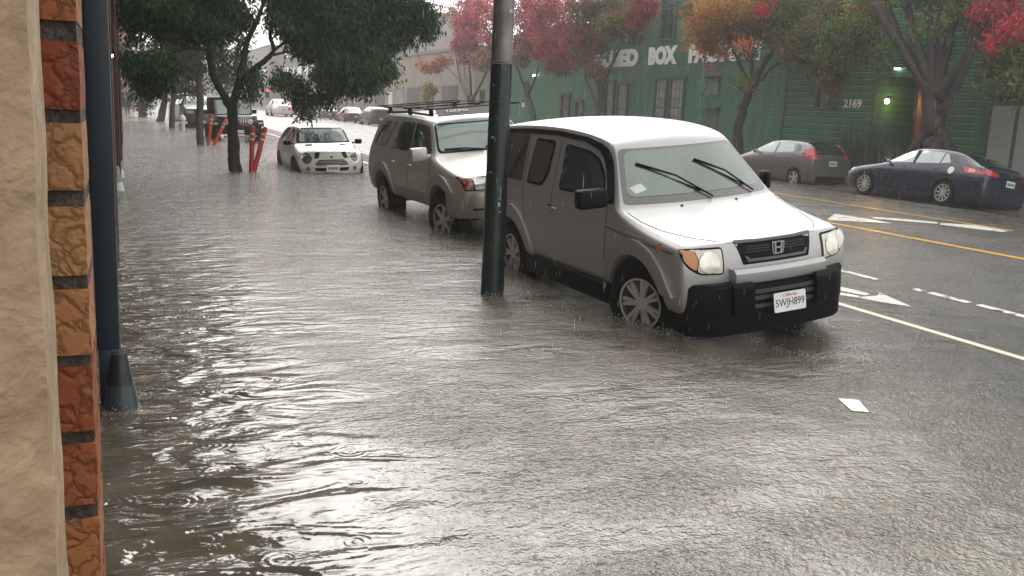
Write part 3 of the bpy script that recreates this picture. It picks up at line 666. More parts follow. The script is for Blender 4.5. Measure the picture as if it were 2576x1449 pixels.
# traffic signals
m_sig = mat('signal_red', (1, .05, .05), .4, var=0, emit=(1, .03, .06), estr=2.5)
def signal(lab, px, py, Y, side=1, armx=None):
    p = aty(px, py, Y); base = armx if armx is not None else p.x
    t = thing('traffic_light', lab, 'traffic light', (base, Y, -.17), group='red traffic lights up the street')
    b = MB(); b.tube([(0, 0, 0), (0, 0, p.z+1.2)], .07, n=8)
    if armx is not None: b.tube([(0, 0, p.z+1.1), (p.x-base, 0, p.z+1.15)], .05, n=8)
    b.build('pole', mat('pole_olive', (.05, .06, .05), .5), t, 40)
    b = MB(); b.box(p.x-base-.18, p.x-base+.18, -.12, .12, p.z+.17-.75, p.z+.17+.3, bev=.03); hd = b.build('housing', m_black, t, 40)
    b = MB(); b.lathe([(.13, -.13), (.12, -.15), (0, -.17)], axis='y', n=16, M=Matrix.Translation((p.x-base, 0, p.z+.17))); b.build('lamp', m_sig, hd, 40)
signal('red traffic light glowing at the far left over the pavement', 301, 200, 78)
signal('red traffic light glowing just right of the dark tree trunk', 672, 227, 95, armx=8.5)
signal('small red traffic light low in front of the beige garages', 1093, 249, 100, armx=29)

# ================================================================== GREEN BUILDINGS ACROSS THE STREET
def siding(name, col, pitch=.12, var=.18):
    m, t, b = nodes(name); L = t.links.new; geo = N(t, 'ShaderNodeNewGeometry'); sp = N(t, 'ShaderNodeSeparateXYZ'); L(geo.outputs['Position'], sp.inputs[0])
    mu = N(t, 'ShaderNodeMath', operation='MULTIPLY'); mu.inputs[1].default_value = 1/pitch; L(sp.outputs[2], mu.inputs[0])
    fr = N(t, 'ShaderNodeMath', operation='FRACT'); L(mu.outputs[0], fr.inputs[0])
    bp = N(t, 'ShaderNodeBump'); bp.inputs['Strength'].default_value = 1; bp.inputs['Distance'].default_value = .03; L(fr.outputs[0], bp.inputs['Height']); L(bp.outputs[0], b.inputs['Normal'])
    mp = N(t, 'ShaderNodeMapping'); mp.inputs['Scale'].default_value = (1, 1.2, .18); L(geo.outputs['Position'], mp.inputs[0])
    n = N(t, 'ShaderNodeTexNoise'); n.inputs['Scale'].default_value = 2.2; n.inputs['Detail'].default_value = 8; L(mp.outputs[0], n.inputs['Vector'])
    r = N(t, 'ShaderNodeValToRGB'); r.color_ramp.elements[0].position = .3; r.color_ramp.elements[1].position = .72
    r.color_ramp.elements[0].color = [c*(1-var) for c in col]+[1]; r.color_ramp.elements[1].color = [c*(1+var*1.3) for c in col]+[1]; L(n.outputs[0], r.inputs[0])
    gap = N(t, 'ShaderNodeMapRange'); gap.inputs[1].default_value = 0; gap.inputs[2].default_value = .22; gap.inputs[3].default_value = .30; gap.inputs[4].default_value = 1; L(fr.outputs[0], gap.inputs[0])
    mm = N(t, 'ShaderNodeMix', data_type='RGBA', blend_type='MULTIPLY'); mm.inputs[0].default_value = 1; L(r.outputs[0], mm.inputs[6]); L(gap.outputs[0], mm.inputs[7]); L(mm.outputs[2], b.inputs['Base Color'])
    b.inputs['Roughness'].default_value = .5; return m
m_gs = siding('green_siding', (.062, .20, .115), .17); m_gs2 = siding('green_boards', (.042, .18, .09), .235, .18)
m_gt = mat('green_trim', (.045, .085, .062), .5, var=.2); m_gb = mat('pale_green_batten', (.20, .34, .26), .5, var=.3, vscale=3)
m_pane = mat('pale_pane', (.26, .28, .27), .25, coat=.6, var=.25, vscale=2); m_dpane = mat('dark_pane', (.035, .045, .045), .12, coat=1, var=.3); m_mun = mat('muntin_white', (.32, .35, .33), .5, var=0)
XF = 24.5
GB = thing('green_factory', 'long dark green clapboard factory with white painted sign lettering', 'building', (XF, 40, -.2))
def gbox(name, y0, y1, z0, z1, x0, x1, m, parent=GB, org=(XF, 40, -.2), bev=0):
    b = MB(); b.box(x0-org[0], x1-org[0], y0-org[1], y1-org[1], z0-org[2], z1-org[2], bev=bev); return b.build(name, m, parent, 30 if bev else None)
gbox('wall', 30.95, 47, -.2, 9.6, XF, XF+14, m_gs); gbox('low_wing', 47, 59.9, -.2, 6.6, XF, XF+14, m_gs)
gbox('corner_board', 30.78, 30.95, -.2, 9.7, XF-.04, XF+.3, m_gt)
def window(y0, y1, z0, z1, nx, nz_, pane, parent=GB, org=(XF, 40, -.2), name='window', frame=None, mun=None):
    b = MB(); X = XF-.09
    for a in ((y0-.10, y0, z0, z1), (y1, y1+.10, z0, z1), (y0-.14, y1+.14, z1, z1+.14), (y0-.14, y1+.14, z0-.10, z0)): b.box(X-.03-org[0], XF+.02-org[0], a[0]-org[1], a[1]-org[1], a[2]-org[2], a[3]-org[2])
    f = b.build(name, frame or m_gt, parent, None)
    q = MB(); q.box(XF-.035-org[0], XF+.01-org[0], y0-org[1], y1-org[1], z0-org[2], z1-org[2]); q.build('pane', pane, f, None)
    q = MB()
    for i in range(1, nx): yy = y0+(y1-y0)*i/nx; q.box(XF-.05-org[0], XF-.036-org[0], yy-.015-org[1], yy+.015-org[1], z0-org[2], z1-org[2])
    for j in range(1, nz_): zz = z0+(z1-z0)*j/nz_; hh = .035 if j == nz_//2 else .014; q.box(XF-.052-org[0], XF-.0355-org[0], y0-org[1], y1-org[1], zz-hh-org[2], zz+hh-org[2])
    q.build('glazing_bars', mun or m_gt, f, None); return f
window(45.15, 45.87, .75, 3.28, 2, 6, m_pane); window(43.67, 44.57, .75, 3.12, 3, 6, m_pane); window(39.8, 40.72, .75, 3.37, 3, 6, m_pane); window(38.24, 39.3, .75, 3.4, 3, 6, m_pane)
window(39.48, 40.67, 5.35, 8.2, 2, 4, m_dpane); window(33.4, 34.4, 5.3, 8.2, 2, 4, m_dpane); window(50.6, 51.6, .9, 2.6, 2, 4, m_dpane); window(48.9, 49.6, .3, 2.2, 1, 2, m_dpane)
lv = gbox('louvre_vent', 35.4, 36.36, 2.68, 3.42, XF-.05, XF+.02, m_gt)
b = MB()
for i in range(7): b.box(-.075, -.052, 35.42-40, 36.34-40, 2.92+i*.10, 2.965+i*.10)
b.build('louvre_slats', m_gb, lv, None)
gbox('hood', 35.3, 36.5, 3.44, 3.50, XF-.35, XF+.02, mat('dark_hood', (.02, .03, .025), .5))
d_ = gbox('side_door', 35.34, 36.18, -.2, 2.0, XF-.04, XF+.02, mat('door_green', (.07, .10, .08), .5)); gbox('door_hood', 35.25, 36.28, 2.02, 2.14, XF-.25, XF+.02, MATS['dark_hood'])
def ftext(name, s, yl, yr, z0, z1, parent, org, m=None, ex=.006, off=.0):
    """lettering on a wall facing -X; yl is the left (larger y) end"""
    Mx = Matrix.Translation((XF-.012-org[0], (yl+yr)/2-org[1], (z0+z1)/2-org[2])) @ Matrix(((0, 0, -1, 0), (-1, 0, 0, 0), (0, 1, 0, 0), (0, 0, 0, 1)))
    return text_mesh(name, s, m or m_sign, parent, Mx, width=yl-yr, height=z1-z0, extrude=ex, offset=off)
m_sign = mat('sign_white', (.88, .90, .86), .5, var=.12, vscale=6)
org = (XF, 40, -.2)
for s, a, b_ in (('ALLIED', 47.9, 42.84), ('BOX', 41.78, 39.1), ('FACTORY', 38.1, 32.3)): ftext('sign_lettering', s, a, b_, 4.12, 5.02, GB, org, off=.07)
pN = atx(1582, 86, XF); ftext('sign_letter', 'N', pN.y+.22, pN.y-.22, pN.z-.35, pN.z+.35, GB, org, off=.02)
gbox('notice', 57.5, 57.85, 1.8, 2.1, XF-.02, XF+.01, m_white); gbox('notice_red', 57.5, 57.85, 2.11, 2.3, XF-.02, XF+.01, m_redlens)
WL = mat('white_lamp', (1, 1, 1), .4, var=0, emit=(1, .96, .85), estr=7)
gl_ = gbox('wall_light', 55.7, 56.0, 3.78, 3.88, XF-.14, XF-.02, WL)
# the 2169 building
HB = thing('green_building', 'dark green board-sided building numbered 2169 with a lamp by its recessed entry', 'building', (XF, 24, -.2)); org2 = (XF, 24, -.2)
def hb(name, y0, y1, z0, z1, x0, x1, m, bev=0, parent=None): return gbox(name, y0, y1, z0, z1, x0, x1, m, parent or HB, org2, bev)
hb('wall', 25.35, 30.78, -.2, 9.6, XF, XF+10, m_gs2); hb('wall_above_entry', 22.7, 25.35, 3.35, 9.6, XF, XF+10, m_gs2); hb('wall_right', 8, 22.7, -.2, 9.6, XF, XF+10, m_gs2)
hb('entry_back', 22.7, 25.35, -.2, 3.35, XF+1.3, XF+1.5, mat('entry_dark', (.03, .035, .03), .7))
hb('entry_surround', 24.2, 24.45, -.2, 3.0, XF+.5, XF+1.3, mat('entry_red_wood', (.13, .045, .03), .5, var=.3)); hb('entry_lintel', 22.8, 24.2, 2.8, 3.0, XF+.6, XF+1.3, MATS['entry_red_wood'])
hb('corner_post', 25.82, 25.98, -.2, 9.7, XF-.05, XF+.02, m_gt)
z = .2; 
while z < 8.5:
    for y0, y1 in ((26.0, 27.9 if 2.2 < z < 3.2 else 30.7), (28.9 if 2.2 < z < 3.2 else 30.71, 30.7), (21.4, 22.65)):
        if y1 - y0 > .2: hb('batten', y0, y1, z, z+.020, XF-.02, XF+.01, m_gb)
    if z > 3.4: hb('batten', 22.7, 25.8, z, z+.020, XF-.02, XF+.01, m_gb)
    z += .235
window(27.95, 28.83, 2.28, 3.1, 1, 2, m_dpane, HB, org2)
ftext('house_number', '2169', 27.45, 26.54, 2.26, 2.58, HB, org2, off=.02)
gd = hb('sliding_door', 17.6, 21.0, -.2, 3.35, XF-.08, XF+.02, m_gt)
for y0, y1 in ((20.1, 20.9), (19.1, 19.95), (18.1, 18.95)): hb('door_panel', y0, y1, -.1, 2.42, XF-.10, XF-.075, mat('panel_grey', (.30, .32, .31), .5, var=.12), parent=gd); hb('door_louvre', y0, y1, 2.55, 3.2, XF-.095, XF-.075, MATS['dark_hood'], parent=gd)
EL = thing('entry_lamp', 'bright yellow lantern glowing beside the recessed entry of building 2169', 'lamp', (XF-.30, 25.03, 2.51))
b = MB(); b.tube([(.30, 0, .14), (0, 0, .16)], .02, n=6); b.lathe([(0, .16), (.09, .11), (.09, .09)], n=12); b.build('bracket', m_black, EL)
b = MB(); b.lathe([(0, -.09), (.06, -.06), (.07, .04), (.0, .09)], n=14); b.build('bulb', mat('yellow_bulb', (1, .9, .5), .4, var=0, emit=(1, .52, .13), estr=100), EL, 50)
EL2 = thing('soffit_lamp', 'small white lamp above the entry of building 2169', 'lamp', (XF-.10, 24.94, 3.60)); b = MB(); b.box(-.05, .05, -.10, .10, -.03, .03, bev=.01); b.build('diffuser', mat('soffit_white', (1, 1, 1), .4, var=0, emit=(1, .95, .8), estr=5), EL2)
b = MB(); b.box(-.05, .1, -.13, .13, .03, .05); b.build('mount', m_black, EL2)
# further buildings of the row; distant wall colours lightened a little to suggest haze
m_clap = siding('pale_clapboard', (.26, .27, .21), .2, .12)
def block(name, lab, x0, x1, y0, y1, z1, m, cat='building', wins=(), cornice=True, face='x'):
    t = thing(name, lab, cat, (x0, (y0+y1)/2, -.2)); o = (x0, (y0+y1)/2, -.2)
    gbox('wall', y0, y1, -.2, z1, x0, x1, m, t, o)
    if cornice: gbox('cornice', y0-.05, y1+.05, z1, z1+.25, x0-.12, x1+.05, mat('cornice_grey', (.20, .19, .18), .6), t, o)
    for (a, b_, c, d, kind) in wins:
        mm = {'g': mat('shutter_grey', (.10, .10, .105), .45, var=.1), 'w': m_dpane, 'p': m_pane, 'd': m_white}[kind]
        if face == 'x': f = gbox({'g': 'garage_door', 'w': 'window', 'p': 'window', 'd': 'door'}[kind], a, b_, c, d, x0-.05, x0+.02, mm, t, o); gbox('lintel', a-.1, b_+.1, d, d+.12, x0-.09, x0+.02, MATS.get('cornice_grey') or m_conc, f, o)
        else:
            f = gbox('window', y0-.05, y0+.02, c, d, a, b_, mm, t, o); gbox('sill', y0-.12, y0+.02, c-.12, c, a-.1, b_+.1, m_white, f, o)
    return t
block('clapboard_house', 'pale green clapboard house between the factory and the beige garages', XF, XF+10, 60.05, 67, 5.6, m_clap, wins=((61, 62, .4, 2.9, 'w'), (63.2, 63.9, .2, 2.4, 'd'), (65, 66, .4, 2.9, 'w')))
m_beige = mat('beige_render', (.30, .26, .215), .7, var=.12, vscale=.6)
block('garage_building', 'beige rendered building with two grey roller doors up the street', XF, XF+12, 67.1, 90, 6.0, m_beige, wins=((71.2, 75.2, -.1, 3.2, 'g'), (81.6, 85.7, -.1, 3.1, 'g'), (77.5, 79, .9, 2.4, 'w'), (87, 88.6, 1.5, 3.1, 'p')))
block('warehouse', 'pale tan warehouse beyond the beige garages, fading in the rain', XF, XF+14, 90.2, 108, 5.2, mat('tan_render', (.33, .29, .25), .7, var=.1), wins=((91, 92.3, .2, 2.8, 'd'), (94, 98, -.1, 3.2, 'g'), (101, 105, 1, 3, 'w')))
block('grey_block', 'tall grey block fading in the mist beyond the junction', XF, XF+20, 122, 165, 13.5, mat('grey_render', (.24, .22, .225), .7, var=.1), wins=[(125+i*6, 128.5+i*6, 1+j*3.6, 3+j*3.6, 'w') for i in range(6) for j in range(3)])
block('distant_block', 'farthest pale block closing the right side of the street', XF-1, XF+20, 170, 230, 10.5, mat('pale_render', (.30, .28, .28), .7, var=.1), wins=[(174+i*9, 179+i*9, 1+j*3.6, 3+j*3.6, 'w') for i in range(6) for j in range(2)])
block('brick_tower', 'tall reddish brick building with white windows at the far end of the left pavement', -24, .8, 100, 150, 17, brickwall('far_brick', (.26, .10, .075), (.22, .08, .06), (.2, .16, .14), .5), wins=[(-23+i*2.6, -21.6+i*2.6, 1.5+j*3.3, 3.4+j*3.3, 'p') for i in range(9) for j in range(5)], face='y')
block('left_block', 'grey buildings in the mist beyond the far left tower', -24, .2, 158, 240, 12, MATS['grey_render'], wins=[(-20+i*4, -18+i*4, 2+j*3.5, 4+j*3.5, 'w') for i in range(5) for j in range(3)], face='y')
block('end_block', 'misty building closing the end of the street', -6, 34, 300, 320, 9, MATS['pale_render'], wins=[(-3+i*5, 0+i*5, 2+j*3.5, 4+j*3.5, 'w') for i in range(7) for j in range(2)], face='y')
# signs
SG = thing('bike_route_sign', 'green bicycle route sign and small arrow plate on a grey pole', 'sign', (22.3, 33.45, -.2))
b = MB(); b.tube([(0, 0, 0), (0, 0, 7.5)], .055, n=10); b.build('pole', mat('sign_pole', (.20, .23, .22), .45, metal=.3), SG, 40)
m_sgn = mat('route_green', (.008, .12, .07), .4, var=.06); m_mark = mat('route_mark', (.12, .32, .24), .4, var=.1)
b = MB(); b.prism(rp([(-.40, 2.98), (.24, 2.98), (.24, 3.44), (-.40, 3.44)], .03), -.075, -.062, 'x', Matrix.Identity(4)); p1 = b.build('sign_plate', m_sgn, SG, None)
def mark(b, pts, w_=.012, x=-.079):
    b.tube([(x, p[0], p[1]) for p in pts], w_, n=5)
b = MB()
for cy_ in (-.20, .06):
    mark(b, [(cy_+.10*math.cos(a*math.pi/8), 3.15+.10*math.sin(a*math.pi/8)) for a in range(17)])
mark(b, [(.06, 3.15), (.0, 3.30), (-.16, 3.30), (-.07, 3.15), (.0, 3.30)]); mark(b, [(-.20, 3.15), (-.16, 3.34), (-.21, 3.35)]); mark(b, [(-.07, 3.15), (.06, 3.15)])
b.build('bicycle_symbol', m_mark, p1, 40)
b = MB(); b.box(-.075, -.062, -.17, .13, 2.85, 2.95); b.build('sign_plate', m_sgn, SG, None)
b = MB(); b.prism(rp([(-.20, 2.18), (.13, 2.18), (.13, 2.78), (-.20, 2.78)], .03), -.075, -.062, 'x'); p2 = b.build('sign_plate', m_sgn, SG, None)
b = MB(); mark(b, [(-.03, 2.35), (-.03, 2.58)], .02); mark(b, [(-.11, 2.50), (-.03, 2.60), (.05, 2.50)], .018); b.build('arrow_symbol', m_mark, p2, 40)

# ================================================================== TREES AND PLANTS
def leafmat():
    m, t, b = nodes('leaves'); L = t.links.new
    a = N(t, 'ShaderNodeAttribute'); a.attribute_name = 'leaf_color'; L(a.outputs['Color'], b.inputs['Base Color']); b.inputs['Roughness'].default_value = .6; b.inputs['IOR'].default_value = 1.3
    tr = N(t, 'ShaderNodeBsdfTranslucent'); L(a.outputs['Color'], tr.inputs[0]); mx_ = N(t, 'ShaderNodeMixShader'); mx_.inputs[0].default_value = .35
    L(b.outputs[0], mx_.inputs[1]); L(tr.outputs[0], mx_.inputs[2]); L(mx_.outputs[0], t.nodes['Material Output'].inputs['Surface']); return m
m_leaf = leafmat()
def crown(name, parent, origin, clumps, leaf, wd, droop, seed, spread=.16, per=22):
    """clumps: (centre, (rx,ry,rz), [colours], n)"""
    g = np.random.default_rng(seed); P, Dv, Col = [], [], []
    for c, rad, cols, n in clumps:
        k = max(3, n//per); u = g.normal(size=(k, 3)); u /= np.linalg.norm(u, axis=1)[:, None]; r = g.uniform(.15, 1, k)**.55
        tw = np.array(c) + u*r[:, None]*np.array(rad); tc = np.array(cols)[g.integers(0, len(cols), k)]*g.uniform(.65, 1.35, (k, 1))
        idx = g.integers(0, k, n); s = g.normal(size=(n, 3))*spread; s[:, 2] *= 1.4 if droop > .5 else .9
        P.append(tw[idx]+s); Col.append(np.clip(tc[idx]*g.uniform(.7, 1.3, (n, 1)), 0, 1)); d = g.normal(size=(n, 3))*(1-droop); d[:, 2] -= droop*1.6; Dv.append(d)
    P = np.concatenate(P)-np.array(origin); D = np.concatenate(Dv); Col = np.concatenate(Col); D /= np.linalg.norm(D, axis=1)[:, None]
    s = g.normal(size=P.shape); s -= (s*D).sum(1)[:, None]*D; s /= np.linalg.norm(s, axis=1)[:, None]
    Ls = (leaf*g.uniform(.6, 1.35, len(P)))[:, None]; Ws = (wd*g.uniform(.7, 1.3, len(P)))[:, None]; n = len(P)
    V = np.stack([P, P+D*Ls*.45+s*Ws, P+D*Ls, P+D*Ls*.45-s*Ws], 1).reshape(-1, 3)
    me = bpy.data.meshes.new(name); me.vertices.add(4*n); me.vertices.foreach_set('co', V.ravel().astype(np.float32)); me.loops.add(4*n); me.loops.foreach_set('vertex_index', np.arange(4*n, dtype=np.int32))
    me.polygons.add(n); me.polygons.foreach_set('loop_start', np.arange(0, 4*n, 4, dtype=np.int32)); me.polygons.foreach_set('loop_total', np.full(n, 4, dtype=np.int32)); me.update()
    at = me.attributes.new('leaf_color', 'FLOAT_COLOR', 'POINT'); at.data.foreach_set('color', np.repeat(np.concatenate([Col, np.ones((n, 1))], 1), 4, 0).ravel().astype(np.float32))
    me.validate(); return link(name, me, m_leaf, parent)
def limbs(name, parent, origin, L_, m, seed=1, wob=.12, n=9):
    b = MB(); rr_ = random.Random(seed)
    for pts, rad in L_:
        P = [Vector(p)-Vector(origin) for p in pts]; Q, Rr = [], []
        for i in range(len(P)-1):
            a = P[max(i-1, 0)]; c_ = P[min(i+2, len(P)-1)]
            for k in range(4):
                t = k/4; Q.append(.5*((2*P[i])+(-a+P[i+1])*t+(2*a-5*P[i]+4*P[i+1]-c_)*t*t+(-a+3*P[i]-3*P[i+1]+c_)*t**3)); Rr.append(rad[i]*(1-t)+rad[i+1]*t)
        Q.append(P[-1]); Rr.append(rad[-1]); Q = [q + Vector((rr_.uniform(-1, 1), rr_.uniform(-1, 1), 0))*r*.18 for q, r in zip(Q, Rr)]
        b.tube(Q, Rr, n=n, wob=wob, rr=rr_)
    return b.build(name, m, parent, 60)
def tree(lab, plane, val, base, L_, clumps, bark, leaf=.12, wd=.02, droop=.3, seed=1, group=None, spread=.16, depth=1.6, extra=(), scale_px=None, per=22, cat='tree'):
    """pixel outlines are turned into real positions on the tree's own vertical plane, with depth"""
    f = (lambda p, off=0: aty(p[0], p[1], val+off)) if plane == 'y' else (lambda p, off=0: atx(p[0], p[1], val+off))
    o = f(base); o = Vector((o.x, o.y, -.2)); t = thing('tree', lab, cat, o, group=group); rr_ = random.Random(seed)
    LL = []
    for pts, rad in L_:
        off = rr_.uniform(-depth*.3, depth*.3) if len(LL) else 0
        q = [f(p, off*i/max(1, len(pts)-1)) for i, p in enumerate(pts)]
        if not LL: q = [Vector((q[0].x, q[0].y, -.5))] + q; rad = [rad[0]*1.15] + list(rad)
        LL.append((q, rad))
    limbs('trunk', t, o, LL, bark, seed)
    dist = (f(base)-Vector((0, 0, 1.7))).length; ppm = FPX/dist; CL = []
    for (px, py, rx_, ry_, cols, n) in clumps:
        if plane == 'x': n = int(n*1.5)
        off = rr_.uniform(-.5, .5)*depth; c = f((px, py), off); a = rx_/ppm; h = ry_/ppm
        CL.append((c, (a, max(a*.8, .4), h), cols, n))
    crown('crown', t, o, CL + list(extra), leaf, wd, droop, seed, spread, per); return t
dk = [(.015, .058, .024), (.025, .080, .028), (.011, .040, .021), (.040, .100, .024)]
dl = dk + [(.07, .12, .03), (.05, .10, .02)]
tree('near dark green tree with a black forked trunk standing in the flood', 'y', 21.9, (590, 432),
     [([(590, 445), (588, 400), (585, 330), (584, 262)], [.155, .135, .125, .12]),
      ([(583, 275), (560, 235), (535, 185), (525, 130), (520, 60), (515, -40)], [.10, .085, .075, .06, .05, .04]),
      ([(585, 275), (597, 220), (608, 170), (620, 110), (640, 65), (665, 0), (680, -80)], [.10, .085, .075, .065, .055, .04, .03]),
      ([(600, 215), (635, 178), (672, 148), (688, 125), (680, 85), (690, 20)], [.075, .070, .06, .05, .04, .03]),
      ([(688, 128), (720, 105), (780, 80), (880, 40)], [.035, .03, .025, .02]), ([(605, 190), (585, 172), (560, 150), (530, 120)], [.02, .016, .014, .012]),
      ([(520, 125), (470, 122), (430, 135), (385, 155)], [.025, .02, .018, .012]), ([(680, 140), (760, 130), (840, 180)], [.03, .022, .015]), ([(525, 90), (450, 50), (380, 30)], [.035, .025, .02])],
     [(340, 12, 42, 34, dk, 1700), (400, 20, 60, 40, dk, 2900), (470, 25, 70, 45, dk, 3600), (545, 20, 65, 45, dk, 3300), (345, 55, 32, 24, dk, 900), (420, 62, 52, 26, dk, 1500), (490, 76, 38, 18, dk, 800), (545, 72, 34, 24, dk, 900), (598, 40, 26, 36, dk, 900), (612, 100, 18, 16, dl, 150), (330, 90, 16, 14, dk, 120),
      (366, 168, 44, 22, dk, 1900), (388, 196, 34, 28, dk, 1300), (322, 152, 24, 12, dl, 260), (350, 212, 10, 10, dk, 60), (376, 226, 18, 12, dk, 200), (412, 168, 20, 26, dk, 400), (400, 145, 30, 10, dl, 240),
      (740, 22, 72, 46, dl, 4000), (820, 36, 90, 60, dk, 6200), (900, 48, 90, 60, dk, 6200), (980, 42, 70, 50, dk, 4200), (1050, 40, 52, 42, dl, 2600), (1082, 78, 22, 28, dl, 420), (738, 84, 28, 30, dk, 900), (790, 108, 58, 44, dl, 3300), (860, 122, 70, 50, dk, 4600), (930, 116, 64, 50, dk, 4200), (1000, 95, 36, 26, dl, 800),
      (868, 182, 60, 36, dk, 2900), (930, 186, 48, 32, dl, 1800), (962, 165, 26, 38, dl, 900), (820, 186, 34, 28, dk, 1100), (905, 218, 32, 14, dk, 420), (850, 222, 24, 16, dk, 300), (700, 55, 20, 20, dk, 300),
      (628, 190, 24, 18, dl, 420), (628, 228, 18, 20, dl, 280), (708, 196, 20, 18, dl, 300), (735, 212, 28, 22, dl, 560), (764, 246, 30, 26, dk, 620), (768, 282, 16, 16, dk, 170), (818, 240, 28, 22, dk, 420), (650, -60, 300, 55, dk, 9000), (880, -60, 250, 55, dk, 6000)],
     m_bark_d, leaf=.15, wd=.022, droop=.5, seed=3, spread=.115, depth=2.2, per=24)
ol = [(.075, .085, .035), (.055, .070, .035), (.095, .090, .045), (.06, .065, .045)]
gyl = [(.060, .070, .048), (.075, .078, .055), (.05, .062, .045)]
tree('thin straight-trunked olive green tree between the dark tree and the pavement', 'y', 33.4, (503, 365),
     [([(503, 372), (503, 300), (502, 235), (501, 180), (500, 120)], [.125, .115, .115, .10, .09]), ([(502, 160), (460, 120), (420, 90)], [.05, .04, .02]), ([(502, 150), (540, 110), (570, 80)], [.05, .04, .02])],
     [(500, 110, 70, 45, ol, 2400), (560, 150, 45, 40, ol, 1200), (430, 110, 50, 45, ol, 1500), (560, 195, 28, 30, ol, 500), (470, 160, 45, 28, gyl, 900), (600, 170, 22, 40, ol, 350), (520, 60, 110, 40, ol, 2500)], m_bark_g, leaf=.13, wd=.03, droop=.4, seed=5)
tree('slim misty street tree, third up the left pavement', 'y', 49, (433, 320), [([(433, 328), (434, 270), (440, 225), (447, 180)], [.14, .12, .11, .08]), ([(440, 225), (420, 190), (400, 160)], [.06, .04, .02])],
     [(455, 190, 55, 35, gyl, 1700), (410, 170, 50, 40, gyl, 1500), (490, 215, 40, 26, gyl, 700), (450, 140, 80, 35, gyl, 1900), (470, 235, 28, 14, gyl, 260)], m_bark_g, leaf=.15, wd=.035, droop=.4, seed=6, group='misty trees up the left pavement')
tree('leaning misty street tree, fourth up the left pavement', 'y', 60, (404, 304), [([(404, 310), (410, 275), (415, 235)], [.26, .2, .15]), ([(415, 240), (390, 200), (370, 170)], [.1, .06, .03])],
     [(400, 190, 55, 35, gyl, 1400), (370, 220, 40, 26, gyl, 700), (415, 230, 50, 20, gyl, 600), (352, 190, 30, 36, gyl, 800), (400, 130, 70, 40, gyl, 1500)], m_bark_g, leaf=.18, wd=.04, droop=.4, seed=7, group='misty trees up the left pavement')
tree('bushy misty evergreen standing by the two walkers', 'y', 70, (358, 287), [([(358, 290), (358, 240), (356, 200)], [.3, .2, .15])],
     [(360, 262, 24, 24, gyl, 600), (360, 235, 34, 22, gyl, 600), (350, 200, 40, 30, gyl, 800), (345, 140, 34, 36, gyl, 800)], m_bark_g, leaf=.2, wd=.05, droop=.3, seed=8, group='misty trees up the left pavement')
pk = [(.52, .10, .15), (.44, .09, .13), (.38, .13, .13), (.55, .15, .17)]; rd = [(.40, .045, .07), (.32, .06, .07), (.26, .09, .07)]
rb = [(.20, .10, .06), (.17, .11, .05), (.24, .08, .06), (.14, .11, .05)]; og = [(.42, .20, .05), (.36, .24, .06), (.27, .24, .06), (.50, .13, .05)]; gn = [(.11, .16, .03), (.08, .135, .035), (.16, .17, .035), (.06, .10, .035)]; bg_ = [(.12, .12, .045), (.16, .11, .05), (.10, .11, .045)]
hot = [(.60, .03, .085), (.42, .05, .07), (.30, .07, .06)]; orr = [(.62, .14, .04), (.5, .16, .05)]
GRP = 'autumn street trees in front of the green building'
def limb_px(px, dy, r): return ([(px, 380)], [r])
tree('huge old multi-stemmed tree with gnarled grey trunk before building 2169', 'x', 22.3, (2350, 375),
     [([(2352, 400), (2352, 340), (2345, 270), (2350, 215)], [.38, .34, .31, .30]), ([(2348, 250), (2310, 190), (2270, 120), (2225, 50), (2180, -30)], [.22, .19, .17, .14, .10]), ([(2350, 240), (2320, 150), (2290, 60), (2280, -40)], [.2, .16, .13, .1]),
      ([(2350, 220), (2345, 120), (2335, 20), (2330, -60)], [.16, .13, .10, .08]), ([(2360, 230), (2380, 130), (2400, 40), (2420, -40)], [.2, .15, .12, .1]), ([(2365, 240), (2420, 160), (2450, 80), (2490, 0)], [.2, .14, .10, .07]), ([(2280, 140), (2235, 20), (2230, -50)], [.12, .1, .08]), ([(2375, 210), (2360, 90), (2370, -20)], [.1, .08, .06]), ([(2352, 300), (2395, 240), (2440, 150), (2460, 60)], [.16, .13, .09, .05]),
      ([(2345, 330), (2310, 380)], [.25, .3]), ([(2360, 330), (2385, 385)], [.22, .28])],
     [(2130, 110, 75, 70, gn, 3200), (2075, 165, 55, 42, gn, 1400), (2095, 200, 34, 24, rb+gn, 500), (2180, 40, 60, 45, gn+og, 1500), (2090, 60, 60, 60, gn+rb, 1900), (2215, 150, 20, 30, gn, 160), (2540, 150, 50, 70, gn, 1900), (2490, 70, 50, 55, gn+rb, 1100), (2440, 20, 45, 30, gn, 700), (2510, 30, 55, 28, hot, 900), (2560, 75, 22, 18, hot, 260), (2505, 105, 16, 12, hot, 130), (2300, -20, 150, 30, gn, 1500), (2340, 60, 60, 30, gn, 160), (2570, 215, 30, 30, gn, 500), (2500, 215, 25, 20, gn, 140)],
     m_bark, leaf=.14, wd=.036, droop=.25, seed=11, group=GRP, depth=2.0)
